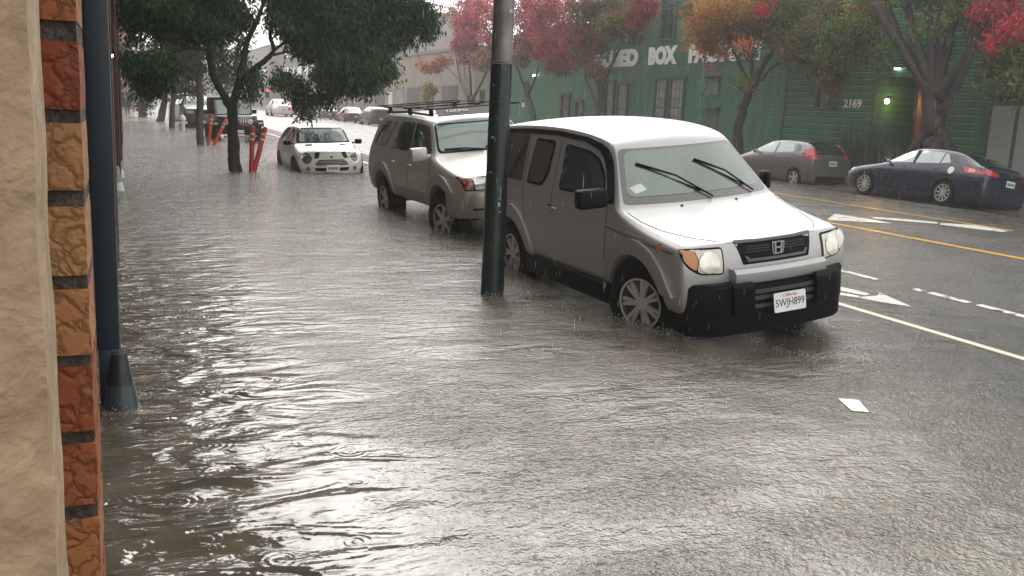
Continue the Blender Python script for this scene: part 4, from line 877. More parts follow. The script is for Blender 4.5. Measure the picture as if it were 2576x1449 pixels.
tree('orange and green leaved tree with a leaning dark trunk left of number 2169', 'x', 22.3, (1856, 355),
     [([(1856, 372), (1858, 320), (1870, 270), (1888, 225), (1905, 190)], [.21, .19, .18, .18, .16]), ([(1888, 220), (1868, 180), (1852, 140), (1830, 90)], [.10, .08, .06, .04]), ([(1905, 192), (1925, 155), (1960, 110), (1985, 50)], [.13, .11, .08, .05]), ([(1915, 205), (1945, 168), (1990, 145), (2040, 120)], [.07, .06, .05, .03]), ([(1895, 200), (1890, 140), (1880, 60)], [.10, .07, .04])],
     [(1770, 60, 50, 50, og, 1900), (1830, 40, 65, 45, og, 2600), (1790, 112, 30, 16, og, 460), (1740, 30, 26, 34, gn+og, 600), (1850, 90, 44, 26, gn+og, 1100), (1885, 135, 24, 12, gn, 200), (1925, 65, 55, 45, gn+rb, 2000), (1990, 60, 60, 55, gn, 2400), (2040, 110, 50, 45, gn+rb, 1700), (1985, 125, 38, 20, gn+rb, 600), (1860, 10, 110, 25, og, 1500), (1985, 5, 90, 25, gn+rb, 1200), (1865, 205, 14, 24, gn, 130), (1735, 100, 18, 26, og, 170),
      (1915, 28, 14, 10, hot, 150), (1970, 12, 12, 8, hot, 90), (1780, 124, 26, 10, orr, 260), (1822, 132, 14, 7, orr, 120), (1770, 90, 14, 12, orr, 100), (1798, 168, 5, 5, hot, 26), (1880, 110, 16, 12, orr, 120), (1850, 5, 40, 10, orr, 260), (1990, 90, 10, 6, orr, 60)],
     m_bark, leaf=.13, wd=.034, droop=.3, seed=12, group=GRP, depth=2.2)
tree('brownish red leaved tree in front of the factory lettering', 'x', 22.3, (1514, 300),
     [([(1514, 315), (1514, 270), (1512, 230), (1515, 195)], [.30, .26, .24, .2]), ([(1512, 225), (1490, 180), (1470, 130)], [.12, .09, .05]), ([(1515, 210), (1535, 170), (1560, 120)], [.12, .09, .05]), ([(1505, 290), (1492, 240), (1470, 190)], [.12, .10, .05])],
     [(1488, 110, 48, 38, rb, 1900), (1560, 62, 55, 34, rb+gn, 1700), (1460, 90, 45, 50, rb+rd, 1700), (1605, 45, 30, 30, rd+rb, 1000), (1620, 20, 35, 30, rd, 900), (1530, 30, 80, 35, bg_, 2200), (1500, 172, 26, 18, rb, 420), (1600, 92, 24, 12, rb, 200), (1470, 20, 50, 30, rb, 1200), (1475, 150, 24, 16, rb, 300)],
     m_bark, leaf=.15, wd=.045, droop=.3, seed=13, group=GRP, depth=2.6)
tree('crimson leaved tree just right of the tall pole', 'x', 22.3, (1345, 300),
     [([(1345, 318), (1338, 280), (1328, 240), (1325, 205)], [.21, .19, .17, .14]), ([(1330, 245), (1312, 200), (1298, 160)], [.10, .07, .04]), ([(1328, 240), (1345, 200), (1360, 150)], [.10, .07, .04])],
     [(1380, 60, 65, 50, pk, 2600), (1340, 110, 55, 40, pk+rb, 1700), (1400, 125, 50, 35, rd, 1900), (1420, 150, 45, 22, rd, 900), (1330, 40, 50, 45, pk+rb, 1600), (1440, 80, 35, 40, rd+rb, 1300), (1380, 10, 80, 28, pk, 1700), (1310, 150, 24, 20, rb, 380), (1400, 172, 30, 12, rb+rd, 300)],
     m_bark, leaf=.16, wd=.05, droop=.3, seed=14, group=GRP, depth=2.6)
tree('airy pink leaved tree with upswept bare limbs left of the tall pole', 'x', 22.3, (1185, 265),
     [([(1186, 280), (1185, 255), (1184, 240)], [.30, .27, .25]), ([(1180, 250), (1160, 205), (1135, 178), (1110, 150)], [.16, .13, .09, .04]), ([(1185, 245), (1183, 200), (1180, 150)], [.10, .08, .04]), ([(1188, 248), (1205, 220), (1225, 180), (1228, 160)], [.12, .09, .06, .03]), ([(1160, 205), (1150, 160), (1145, 120)], [.07, .05, .03]), ([(1182, 220), (1168, 180), (1172, 130)], [.06, .05, .03])],
     [(1175, 60, 38, 45, pk, 1300), (1215, 40, 45, 45, pk, 1500), (1165, 110, 32, 30, rd+pk, 800), (1215, 110, 40, 35, pk+rb, 900), (1195, 10, 60, 25, pk, 900), (1130, 40, 34, 36, [(.40, .24, .22), (.35, .2, .18)], 420), (1085, 165, 38, 18, [(.42, .15, .10), (.36, .14, .09)], 700), (1115, 150, 24, 14, [(.38, .13, .09)], 260), (1220, 160, 30, 22, rb, 300), (1180, 150, 24, 14, rd+rb, 200)],
     m_bark_g, leaf=.19, wd=.06, droop=.3, seed=15, group=GRP, depth=2.6)
tree('young yellow-green tree by the beige garages', 'x', 22.3, (1075, 262), [([(1076, 270), (1077, 245), (1078, 225)], [.07, .06, .04])], [(1078, 225, 20, 16, [(.30, .26, .07), (.2, .2, .07)], 420), (1072, 245, 12, 8, [(.30, .26, .07)], 120)], m_bark_g, leaf=.2, wd=.06, seed=16, depth=.8)
# reeds and ferns at the big tree's foot
def reeds(name, lab, cx, cy, wx, wy, h, n, cols, seed, cat='plant'):
    g = random.Random(seed); t = thing(name, lab, cat, (cx, cy, -.2)); b = MB(); 
    for i in range(n):
        x = g.uniform(-wx, wx); y = g.uniform(-wy, wy); hh = h*g.uniform(.6, 1.1); a = g.uniform(0, 6.28); l_ = g.uniform(.05, .35)
        p = [Vector((x+math.cos(a)*l_*k*k, y+math.sin(a)*l_*k*k, hh*k*(1-.25*l_*k))) for k in (0, .35, .7, 1)]; w_ = Vector((-math.sin(a), math.cos(a), 0))*.022
        v = [(b.bm.verts.new(q-w_*(1-k*.3)), b.bm.verts.new(q+w_*(1-k*.3))) for k, q in enumerate(p)]
        for k in range(3): b.bm.faces.new((v[k][0], v[k][1], v[k+1][1], v[k+1][0]))
    b.build('foliage', cols, t, 60); b = MB(); b.lathe([(wx*.6, 0), (wx*.4, .12), (0, .2)], n=10); b.build('stem_base', m_bark, t); return t
m_reed = mat('reed_green', (.018, .045, .022), .5, var=.5, vscale=4); m_fern = mat('fern_yellow', (.14, .15, .04), .5, var=.4, vscale=5)
reeds('tall_reeds', 'dark upright reeds left of the huge tree, under the yellow lantern', 23.2, 24.5, .55, 1.3, 2.0, 420, m_reed, 3)
reeds('fern', 'yellowish fern fronds at the foot of the huge tree above the navy liftback', 22.0, 21.9, .5, .6, 1.35, 150, m_fern, 5)

# ================================================================== WALKERS
def person(lab, loc, rz, coat, legs, seed, step=.28, umb=False):
    t = thing('person', lab, 'person', loc, (0, 0, rz))
    bm = bmesh.new(); sk = bm.verts.layers.skin.verify()
    J = {'pelvis': (0, 0, .95, .14), 'waist': (0, .0, 1.08, .15), 'chest': (0, .02, 1.32, .18), 'neck': (0, .02, 1.50, .065), 'head0': (0, .03, 1.57, .085), 'head': (0, .03, 1.68, .095), 'shL': (-.19, .02, 1.42, .075), 'elL': (-.25, -.06, 1.15, .055), 'haL': (-.22, .10, .95, .04), 'shR': (.19, .02, 1.42, .075), 'elR': (.25, .0, 1.15, .055), 'haR': (.22, .14, 1.0, .04),
         'hipL': (-.10, 0, .88, .10), 'knL': (-.10, step*.5+.03, .50, .065), 'anL': (-.10, step, .09, .045), 'toL': (-.10, step+.16, .04, .04), 'hipR': (.10, 0, .88, .10), 'knR': (.10, -step*.3, .50, .065), 'anR': (.10, -step, .12, .045), 'toR': (.10, -step+.15, .05, .04)}
    V = {}
    for k, (x, y, z, r_) in J.items():
        v = bm.verts.new((x, y, z)); v[sk].radius = (r_, r_); V[k] = v
    V['pelvis'][sk].use_root = True
    for a, b_ in (('pelvis', 'waist'), ('waist', 'chest'), ('chest', 'neck'), ('neck', 'head0'), ('head0', 'head'), ('chest', 'shL'), ('shL', 'elL'), ('elL', 'haL'), ('chest', 'shR'), ('shR', 'elR'), ('elR', 'haR'), ('pelvis', 'hipL'), ('hipL', 'knL'), ('knL', 'anL'), ('anL', 'toL'), ('pelvis', 'hipR'), ('hipR', 'knR'), ('knR', 'anR'), ('anR', 'toR')): bm.edges.new((V[a], V[b_]))
    me = bpy.data.meshes.new('x'); bm.to_mesh(me); bm.free(); o = bpy.data.objects.new('x', me); C.objects.link(o); o.modifiers.new('s', 'SKIN'); q = o.modifiers.new('u', 'SUBSURF'); q.levels = 2; q.render_levels = 2
    m2 = bpy.data.meshes.new_from_object(o.evaluated_get(bpy.context.evaluated_depsgraph_get())); bpy.data.objects.remove(o); m2.name = 'body'; m2.materials.clear(); link('body', m2, legs, t, 60)
    b = MB(); b.lathe([(.30, .72), (.27, 1.0), (.25, 1.25), (.24, 1.42), (.10, 1.52)], n=16); bmesh.ops.scale(b.bm, vec=(1, .72, 1), verts=b.bm.verts); b.build('raincoat', coat, t, 60)
    b = MB(); b.lathe([(.11, 1.50), (.135, 1.62), (.12, 1.76), (0, 1.82)], n=14); bmesh.ops.translate(b.bm, vec=(0, .03, 0), verts=b.bm.verts); b.build('hood', coat, t, 60)
    return t
m_coat = mat('dark_coat', (.012, .012, .013), .6, var=.2); m_pants = mat('pale_trousers', (.30, .29, .28), .7, var=.1); m_pants2 = mat('dark_trousers', (.09, .09, .09), .7, var=.1)
pp = aty(309, 284, 74); person('left one of two walkers in dark hooded coats far up the pavement', (pp.x, 74, -.17), .1, m_coat, m_pants, 1)
pp = aty(321, 284, 74); person('right one of two walkers in dark hooded coats far up the pavement', (pp.x, 74.4, -.17), -.05, mat('grey_coat', (.02, .02, .022), .6), m_pants2, 2, step=.2)

# ================================================================== RAIN
def specks(name, lab, pts, sizes, stretch, m):
    n = len(pts); base = np.array([(1, 0, 0), (0, 1, 0), (-1, 0, 0), (0, -1, 0), (0, 0, 1), (0, 0, -1)], float)
    S_ = np.stack([sizes, sizes, sizes*stretch], 1); V = (pts[:, None, :] + base[None]*S_[:, None, :]).reshape(-1, 3)
    F_ = np.array([(0, 1, 4), (1, 2, 4), (2, 3, 4), (3, 0, 4), (1, 0, 5), (2, 1, 5), (3, 2, 5), (0, 3, 5)]); F_ = (F_[None] + (np.arange(n)*6)[:, None, None]).reshape(-1, 3)
    me = bpy.data.meshes.new(name); me.vertices.add(len(V)); me.vertices.foreach_set('co', V.ravel().astype(np.float32)); me.loops.add(F_.size); me.loops.foreach_set('vertex_index', F_.ravel().astype(np.int32))
    me.polygons.add(len(F_)); me.polygons.foreach_set('loop_start', np.arange(0, F_.size, 3, dtype=np.int32)); me.polygons.foreach_set('loop_total', np.full(len(F_), 3, dtype=np.int32)); me.update(); me.validate()
    return tag(link(name, me, m), lab, 'rain', kind='stuff')
m_drop = mat('raindrop', (.55, .56, .56), .25, var=0)
g = np.random.default_rng(4)
n = 9000; Y_ = g.uniform(3, 34, n)**1.0; X_ = g.uniform(-.1, 1, n)*Y_*.95 + .9; Z_ = g.uniform(0, 6, n); k = (X_ > 1.2)
specks('rain', 'slender raindrops falling all along the street', np.stack([X_, Y_, Z_], 1)[k], g.uniform(.0007, .0013, n)[k], g.uniform(16, 34, n)[k], m_drop)
n = 9000; Y_ = 2.0+g.uniform(0, 1, n)**1.3*26; X_ = 1.2+g.uniform(0, 1, n)*19; Z_ = np.array([max(0 if x < 12 else FAR_LEVEL, road_z(x)) for x in X_]) + g.uniform(.0, 1, n)**2*.05+.003
specks('rain_splashes', 'tiny splash droplets bouncing off the water and the wet road', np.stack([X_, Y_, Z_], 1), g.uniform(.0015, .0042, n), g.uniform(.7, 1.8, n), m_drop)

g = np.random.default_rng(12); P_ = []
for cx_, cy_, r0, k in ((3.085, 7.8, .11, 500), (3.95, 6.45, .34, 900), (3.95, 9.1, .34, 400), (4.05, 11.95, .38, 500), (3.95, 14.6, .38, 400), (-.08, 5.3, .12, 250), (4.75, 5.68, .55, 700)):
    a = g.uniform(0, 2*math.pi, k); r = r0 + np.abs(g.normal(size=k))*.10; P_.append(np.stack([cx_+np.cos(a)*r*(.45 if r0 > .3 else 1), cy_+np.sin(a)*r, g.uniform(0, 1, k)**2*.05+.003], 1))
P_ = np.concatenate(P_); specks('rain_splashes', 'splash and froth beads around the tyres and the pole foot', P_, g.uniform(.0015, .0045, len(P_)), g.uniform(.5, 1.4, len(P_)), m_drop)
g = np.random.default_rng(9); n = 16000; Y_ = 7+g.uniform(0, 1, n)**1.2*38; X_ = np.where(g.uniform(0, 1, n) < .75, g.uniform(.2, 3.6, n), g.uniform(3.6, 12, n)) + 0*Y_; Z_ = np.array([max(0, road_z(x)) for x in X_]) + g.uniform(0, 1, n)**2*.05+.004
specks('rain_splashes', 'splash droplets over the flooded pavement farther up the street', np.stack([X_, Y_, Z_], 1), g.uniform(.002, .005, n)*np.clip(Y_/12, .8, 2.2), g.uniform(.7, 1.6, n), m_drop)

# ================================================================== HAZE
hz = MB(); hz.box(-123, 163, -62, 523, -2.6, 21)
m, t, b = nodes('haze'); t.nodes.remove(b); pv = N(t, 'ShaderNodeVolumePrincipled'); pv.inputs['Color'].default_value = (.98, .98, .98, 1); pv.inputs['Density'].default_value = .0017; pv.inputs['Anisotropy'].default_value = .1
t.links.new(pv.outputs[0], t.nodes['Material Output'].inputs['Volume']); tag(hz.build('haze', m, None, None), kind='stuff')

p_silver = paint('silver_paint', (.42, .422, .425), metal=.5, rough=.33, coat=.3)
p_champ = paint('champagne_paint', (.46, .46, .42), metal=.55, rough=.36)
p_clad = paint('beige_cladding', (.33, .31, .265), metal=.25, rough=.45, coat=.3)
p_cream = paint('cream_paint', (.60, .59, .50), rough=.3, coat=.8)
p_grey = paint('grey_paint', (.20, .188, .198), metal=.7, rough=.32)
p_navy = paint('navy_paint', (.008, .010, .034), metal=.2, rough=.25, coat=.7)
p_blk = paint('black_paint', (.015, .016, .018), rough=.25, coat=.8)
p_dgrey = paint('charcoal_paint', (.07, .075, .08), metal=.5, rough=.3)
p_whitec = paint('white_car_paint', (.7, .7, .68), rough=.35)
p_red = paint('maroon_paint', (.09, .045, .045), metal=.3, rough=.3)
m_rib = mat('roof_rib_silver', (.50, .50, .51), .5, var=0)

# ---------------------------------------------------------------- silver boxy car in front
def element():
    def S(y, z3, x3, z4, x4, crown, bow=0, x2=.85, x1=.83, x0=.80, zb=.36, z3d=0):
        return (y, [(x0, zb), (x1, .50), (x2, .78), (x3, z3, z3d), (x4, z4, z3d)], crown, bow)
    st = [(-.62, [(.74, .34, .06), (.79, .50, .02), (.80, .70, 0), (.785, .86, .03), (.72, .895, .06)], .022, .15),
          (-.50, [(.78, .35), (.815, .50), (.83, .74), (.81, .875), (.745, .915)], .03, .10),
          S(-.10, .93, .83, .975, .75, .04, .05), S(.20, 1.01, .835, 1.045, .785, .035, .10), S(.31, 1.06, .83, 1.085, .785, .03, .15),
          S(.36, 1.085, .82, 1.125, .775, .035, .155), S(.70, 1.12, .79, 1.56, .595, .05, .09), S(.80, 1.125, .79, 1.615, .60, .055, .07),
          S(1.15, 1.13, .79, 1.68, .62, .06), S(1.7, 1.135, .79, 1.715, .63, .06), S(2.3, 1.14, .79, 1.715, .63, .055), S(2.95, 1.15, .785, 1.69, .62, .045),
          S(3.25, 1.15, .775, 1.66, .61, .04), (3.40, [(.76, .36), (.80, .50), (.80, .78), (.76, 1.15), (.585, 1.60)], .04, -.05)]
    arch = [(0.02, .353, .405, .52, 1.2), (2.555, .353, .405, .52, 1.2)]
    c = Car('boxy_car', 'silver boxy car nearest the camera, black bumper, two raised wipers on its windscreen', (3.873, 6.481, -.187), .10, .025, .845, st, p_silver, cl={4: .5, 3: .3}, caps=(.6, .6), arch=arch, sub=3)
    r = c.root
    # glass
    ws = c.patch('windscreen', rp([(-.745, 1.12), (.745, 1.12), (.585, 1.555), (-.585, 1.555)], .05), 'F', mat('ws_border', (.10, .10, .10), .25, metal=.3, coat=1, var=0), off=.003, res=.05)
    c.patch('glass', rp([(-.69, 1.175), (.69, 1.175), (.545, 1.535), (-.545, 1.535)], .07), 'F', m_glassW, off=.007, th=.006, res=.05, parent=ws)
    # paper behind the windscreen lower corner
    c.patch('windscreen_permit', [(-.61, 1.195), (-.50, 1.225), (-.53, 1.275), (-.64, 1.245)], 'F', mat('permit', (.62, .70, .66), .5, var=.05), off=.0095, th=.002, parent=ws)
    # wipers
    for x0, x1 in ((.02, -.50), (.50, .04)):
        b = MB(); A, n = c.hit(x0 + .03, 1.125, 'F'); B, n2 = c.hit(x1, 1.425, 'F'); Mid, n3 = c.hit(x0*.55+x1*.45, 1.30, 'F')
        b.tube([A+n*.02, Mid+n3*.040, Mid*.45+B*.55+n2*.03, B+n2*.022], [.008, .008, .011, .009], n=6)
        A2, q = c.hit(x0*.75+x1*.25+.015, 1.19, 'F'); b.tube([A2+q*.022, Mid*.3+A*.7+n3*.02, B+n2*.012], [.005, .006, .006], n=5)
        b.build('wiper', m_black, r, 40)
    dg = m_glassD
    # black roof-side rail and rear quarter glass
    outer = [(.41, 1.125), (.53, 1.29), (.65, 1.445), (.76, 1.545), (.88, 1.595), (1.15, 1.645), (1.7, 1.68), (2.3, 1.68), (2.95, 1.655), (3.28, 1.615)]
    inner = [(3.28, 1.57), (2.95, 1.61), (2.3, 1.635), (1.7, 1.635), (1.15, 1.60), (.91, 1.54), (.81, 1.48), (.71, 1.375), (.60, 1.23), (.50, 1.12)]
    c.both('roof_side_trim', outer + inner, m_black, off=.006, th=.01)
    c.both('quarter_glass', rp([(2.33, 1.155), (3.30, 1.165), (3.27, 1.60), (2.95, 1.645), (2.34, 1.66)], .04), dg, off=.006)
    fw = c.both('door_window', rp([(.60, 1.155), (.70, 1.33), (.86, 1.47), (1.04, 1.53), (1.50, 1.575), (1.475, 1.145)], .05), m_black, off=.004)
    for o, ax in zip(fw, 'LR'): c.patch('glass', rp([(.635, 1.175), (.725, 1.325), (.88, 1.45), (1.05, 1.51), (1.475, 1.55), (1.45, 1.165)], .05), ax, mat('tint_glass', (.03, .045, .043), .06, coat=1, var=.3, vscale=2), off=.008, th=.004, parent=o)
    rw = c.both('rear_door_window', rp([(1.72, 1.585), (2.15, 1.60), (2.21, 1.15), (1.86, 1.145), (1.74, 1.27)], .05), m_black, off=.004)
    for o, ax in zip(rw, 'LR'): c.patch('glass', rp([(1.745, 1.56), (2.125, 1.575), (2.18, 1.175), (1.88, 1.17), (1.765, 1.28)], .05), ax, dg, off=.008, th=.004, parent=o)
    # doors: seams
    seam = mat('panel_gap', (.02, .02, .02), .8, var=0)
    for pl in ([(.50, 1.10), (.50, .90), (.52, .62), (.56, .44)], [(1.60, 1.60), (1.60, 1.12), (1.60, .9)], [(2.30, 1.60), (2.28, 1.12), (2.25, .95), (2.14, .62)], [(.50, .93), (.20, .90), (-.20, .865), (-.50, .84)]):
        c.both('door_seam', strip(pl, .007), seam, off=.0022, th=.005, res=.06)
    c.both('body_crease', strip([(.50, .945), (.10, .925), (-.30, .885), (-.52, .86)], .012), p_silver, off=.006, th=.006, res=.08)
    # handles
    for sg in (-1, 1):
        for y in (1.57,):
            p, n = c.hit(y, .965, 'L' if sg < 0 else 'R')
            b = MB(); b.box(p.x - .012, p.x + .012, y-.09, y+.09, .945, .975, bev=.01); h = b.build('door_handle', p_silver, r, 45)
            b = MB(); b.box(p.x - .004, p.x + .004, y+.01, y+.10, .972, .99, bev=.003); b.build('handle_recess', m_well, h, 45)
            b = MB(); b.lathe([(.014, -.006), (.014, .006)], axis='x', n=12, M=Matrix.Translation((p.x, y+.05, .90))); b.build('door_lock', m_chrome, r, 30)
    c.mirror(.80, .50, 1.18, .27, .13, .165, m_black, far=.22)
    # flares
    fl = paint('silver_flare', (.40, .40, .402), metal=.55, rough=.42, coat=.3)
    f0 = ring(0.02, .353, .405, .545, 158, 28) + []
    front = [(.02+.545*math.cos(R(a)), .353+.545*math.sin(R(a))) for a in range(24, 160, 8)]
    fin = [(.02+.41*math.cos(R(a)), .353+.41*math.sin(R(a))) for a in range(156, 10, -8)]
    # front flare: mirrored so the long foot points to the nose (y negative)
    P = [(-.50, .50)] + [(.02-.535*math.cos(R(a)), .353+.535*math.sin(R(a))) for a in range(34, 156, 7)] + [(.52, .50)] + [(.02+.41*math.cos(R(a)), .353+.41*math.sin(R(a))) for a in range(18, 162, 7)]
    c.both('wheel_arch_flare', P, fl, off=.028, th=.035, res=.07)
    P = [(2.04, .42)] + [(2.555-.545*math.cos(R(a)), .353+.545*math.sin(R(a))) for a in range(20, 150, 7)] + [(3.06, .50)] + [(2.555+.41*math.cos(R(a)), .353+.41*math.sin(R(a))) for a in range(18, 166, 7)]
    c.both('wheel_arch_flare', P, fl, off=.028, th=.035, res=.07)
    # sill
    for sg in (-1, 1):
        b = MB(); b.box(*sorted((sg*.70, sg*.86)), .44, 2.16, .25, .43, bev=.02); b.build('side_sill', m_black, r, 45)
    # front end
    am = c.both('side_marker', [(-.35, .90), (-.25, .885), (-.37, .815)], m_amber, off=.006)
    for sg in (-1, 1):
        hb = c.patch('headlight', rp([(sg*.785, .885), (sg*.47, .885), (sg*.475, .675), (sg*.665, .685), (sg*.745, .735), (sg*.79, .80)], .03), 'F', m_black, off=.002, th=.02, res=.04)
        c.patch('lens', rp([(sg*.685, .868), (sg*.485, .868), (sg*.49, .69), (sg*.655, .70), (sg*.682, .717), (sg*.667, .80)], .015), 'F', m_lens, off=.012, th=.01, res=.035, parent=hb)
        c.patch('turn_lens', rp([(sg*.776, .872), (sg*.69, .868), (sg*.672, .80), (sg*.69, .722), (sg*.735, .75), (sg*.775, .80)], .015), 'F', m_amber if sg < 0 else m_lens, off=.0115, th=.01, res=.03, parent=hb)
        A, n = c.hit(sg*.59, .775, 'F')
        b = MB(); b.lathe([(.085, 0), (.082, .006), (.05, .010), (0, .012)], axis='z', n=20, M=Matrix.Translation(A+n*.010) @ n.to_track_quat('Z', 'Y').to_matrix().to_4x4())
        b.build('reflector', mat('reflector', (.66, .66, .60), .12, metal=.6, coat=1, var=.2, vscale=20), hb, 40)
    g = c.patch('grille', rp([(-.365, .912), (.365, .912), (.315, .735), (-.315, .735)], .012), 'F', m_black, off=.003, th=.03, res=.05)
    c.patch('grille_frame', rp([(-.365, .912), (.365, .912), (.36, .895), (-.36, .895)], .004), 'F', mat('grille_trim', (.05, .05, .052), .3, coat=.4, var=0), off=.012, th=.01, parent=g)
    c.patch('grille_frame', rp([(-.255, .775), (.255, .775), (.28, .80), (.30, .80), (.275, .755), (-.275, .755), (-.30, .80), (-.28, .80)], .004), 'F', mat('grille_trim', (.05, .05, .052), .3, var=0), off=.012, th=.01, parent=g)
    mesh = MB(); 
    for row in range(3):
        for i in range(26):
            x = -.27+i*.0216
            if abs(x) < .055: continue
            p, n = c.hit(x, .83 + row*.019, 'F'); mesh.box(x-.006, x+.006, p.y-.006, p.y+.002, .824+row*.019, .832+row*.019, bev=0)
    mesh.build('mesh_insert', mat('grille_mesh', (.10, .10, .105), .3, metal=.5, var=0), g, None)
    p, n = c.hit(0, .84, 'F')
    b = MB(); Mx = Matrix.Translation((0, p.y-.012, .84)) @ Matrix.Rotation(R(90), 4, 'X')
    o = rp([(-.062, .05), (.062, .05), (.050, -.05), (-.050, -.05)], .022, 4); i_ = rp([(-.051, .041), (.051, .041), (.041, -.041), (-.041, -.041)], .016, 4)
    A = [b.bm.verts.new(Mx @ Vector((q[0], q[1], .008))) for q in o]; B = [b.bm.verts.new(Mx @ Vector((q[0], q[1], .008))) for q in i_]
    A2 = [b.bm.verts.new(Mx @ Vector((q[0], q[1], 0))) for q in o]; B2 = [b.bm.verts.new(Mx @ Vector((q[0], q[1], 0))) for q in i_]
    for k in range(len(o)):
        l = (k+1) % len(o)
        b.bm.faces.new((A[k], A[l], B[l], B[k])); b.bm.faces.new((A[k], A2[k], A2[l], A[l])); b.bm.faces.new((B[k], B[l], B2[l], B2[k]))
    for sg in (-1, 1): b.prism([(sg*.040, .042), (sg*.022, .042), (sg*.018, -.042), (sg*.033, -.042)], 0, .011, 'z', Mx)
    b.box(-.022, .022, -.006, .008, 0, .011, M=Mx)
    b.build('badge', m_chrome, g, 30)
    # silver bumper bar with ledge
    def bar(x0, x1, z0, z1, prot, depth, m, name, n=17, top=None, parent=None):
        b = MB(); rows = []
        for i in range(n):
            x = x0+(x1-x0)*i/(n-1); t = abs(x)/.80; y = -.775 + .10*t*t + .16*(max(0, t-.72)/.28)**1.5 - prot
            zt = z1 if top is None else top(x)
            rows.append([(x, y+depth, z0), (x, y+.02, z0), (x, y, z0+.025), (x, y, zt-.03), (x, y+.03, zt), (x, y+depth, zt)])
        V = [[b.bm.verts.new(q) for q in rw_] for rw_ in rows]
        for i in range(n-1):
            for k in range(5): b.bm.faces.new((V[i][k], V[i+1][k], V[i+1][k+1], V[i][k+1]))
        b.bm.faces.new(V[0]); b.bm.faces.new(V[-1][::-1])
        return b.build(name, m, parent or r, 40)
    bar(-.435, .435, .60, .715, .055, .16, p_silver, 'bumper_bar')
    bb = bar(-.745, .745, .20, .60, .035, .22, m_black, 'front_bumper', n=25)
    for sg in (-1, 1):
        x0, x1 = sorted((sg*.30, sg*.475)); bar(x0, x1, .36, .615, .095, .2, m_black, 'bumper_guard', n=5, parent=bb)
        x0, x1 = sorted((sg*.475, sg*.75)); bar(x0, x1, .34, .612, .05, .2, m_black, 'bumper_corner', n=9, parent=bb)
    for z, m in ((.555, 'slat'), (.505, 'slat'), (.44, 'slat')):
        bar(-.30, .30, z-.03, z-.008, .052, .05, mat('bumper_slat', (.045, .047, .05), .3, var=0), 'intake_slat', n=9, parent=bb)
    c.plate(.015, -.875, .435, tilt=R(-6), txt='5WJH899')
    # washer jets, hood lines
    for x in (-.28, .28):
        p, n = c.hit(x, .16, 'T'); b = MB(); b.box(x-.012, x+.012, .145, .165, p.z-.003, p.z+.006, bev=.003); b.build('washer_jet', m_black, r, 40)
    for sg in (-1, 1):
        c.patch('hood_seam', strip([(sg*.475, -.60), (sg*.60, -.45), (sg*.70, -.2), (sg*.745, .05), (sg*.755, .25)], .005), 'T', seam, off=.0025, th=.006, res=.07)
    c.patch('hood_seam', strip([(-.45, -.72), (-.2, -.752), (0, -.757), (.2, -.752), (.45, -.72)], .008), 'T', seam, off=.003, th=.006, res=.06)
    c.patch('tailgate_glass', rp([(-.55, 1.17), (.55, 1.17), (.48, 1.55), (-.48, 1.55)], .05), 'B', dg)
    for sg in (-1, 1): c.patch('tail_lamp', rp([(sg*.75, 1.15), (sg*.64, 1.15), (sg*.68, .80), (sg*.76, .80)], .02), 'B', m_redlens)
    c.wheels(.835, 2.575, .353, .215, .215, n=7, spoke=.030, double=True, steer=R(20))
element()

m_dfair = mat('fairing_grey', (.05, .045, .05), .4, var=.05)
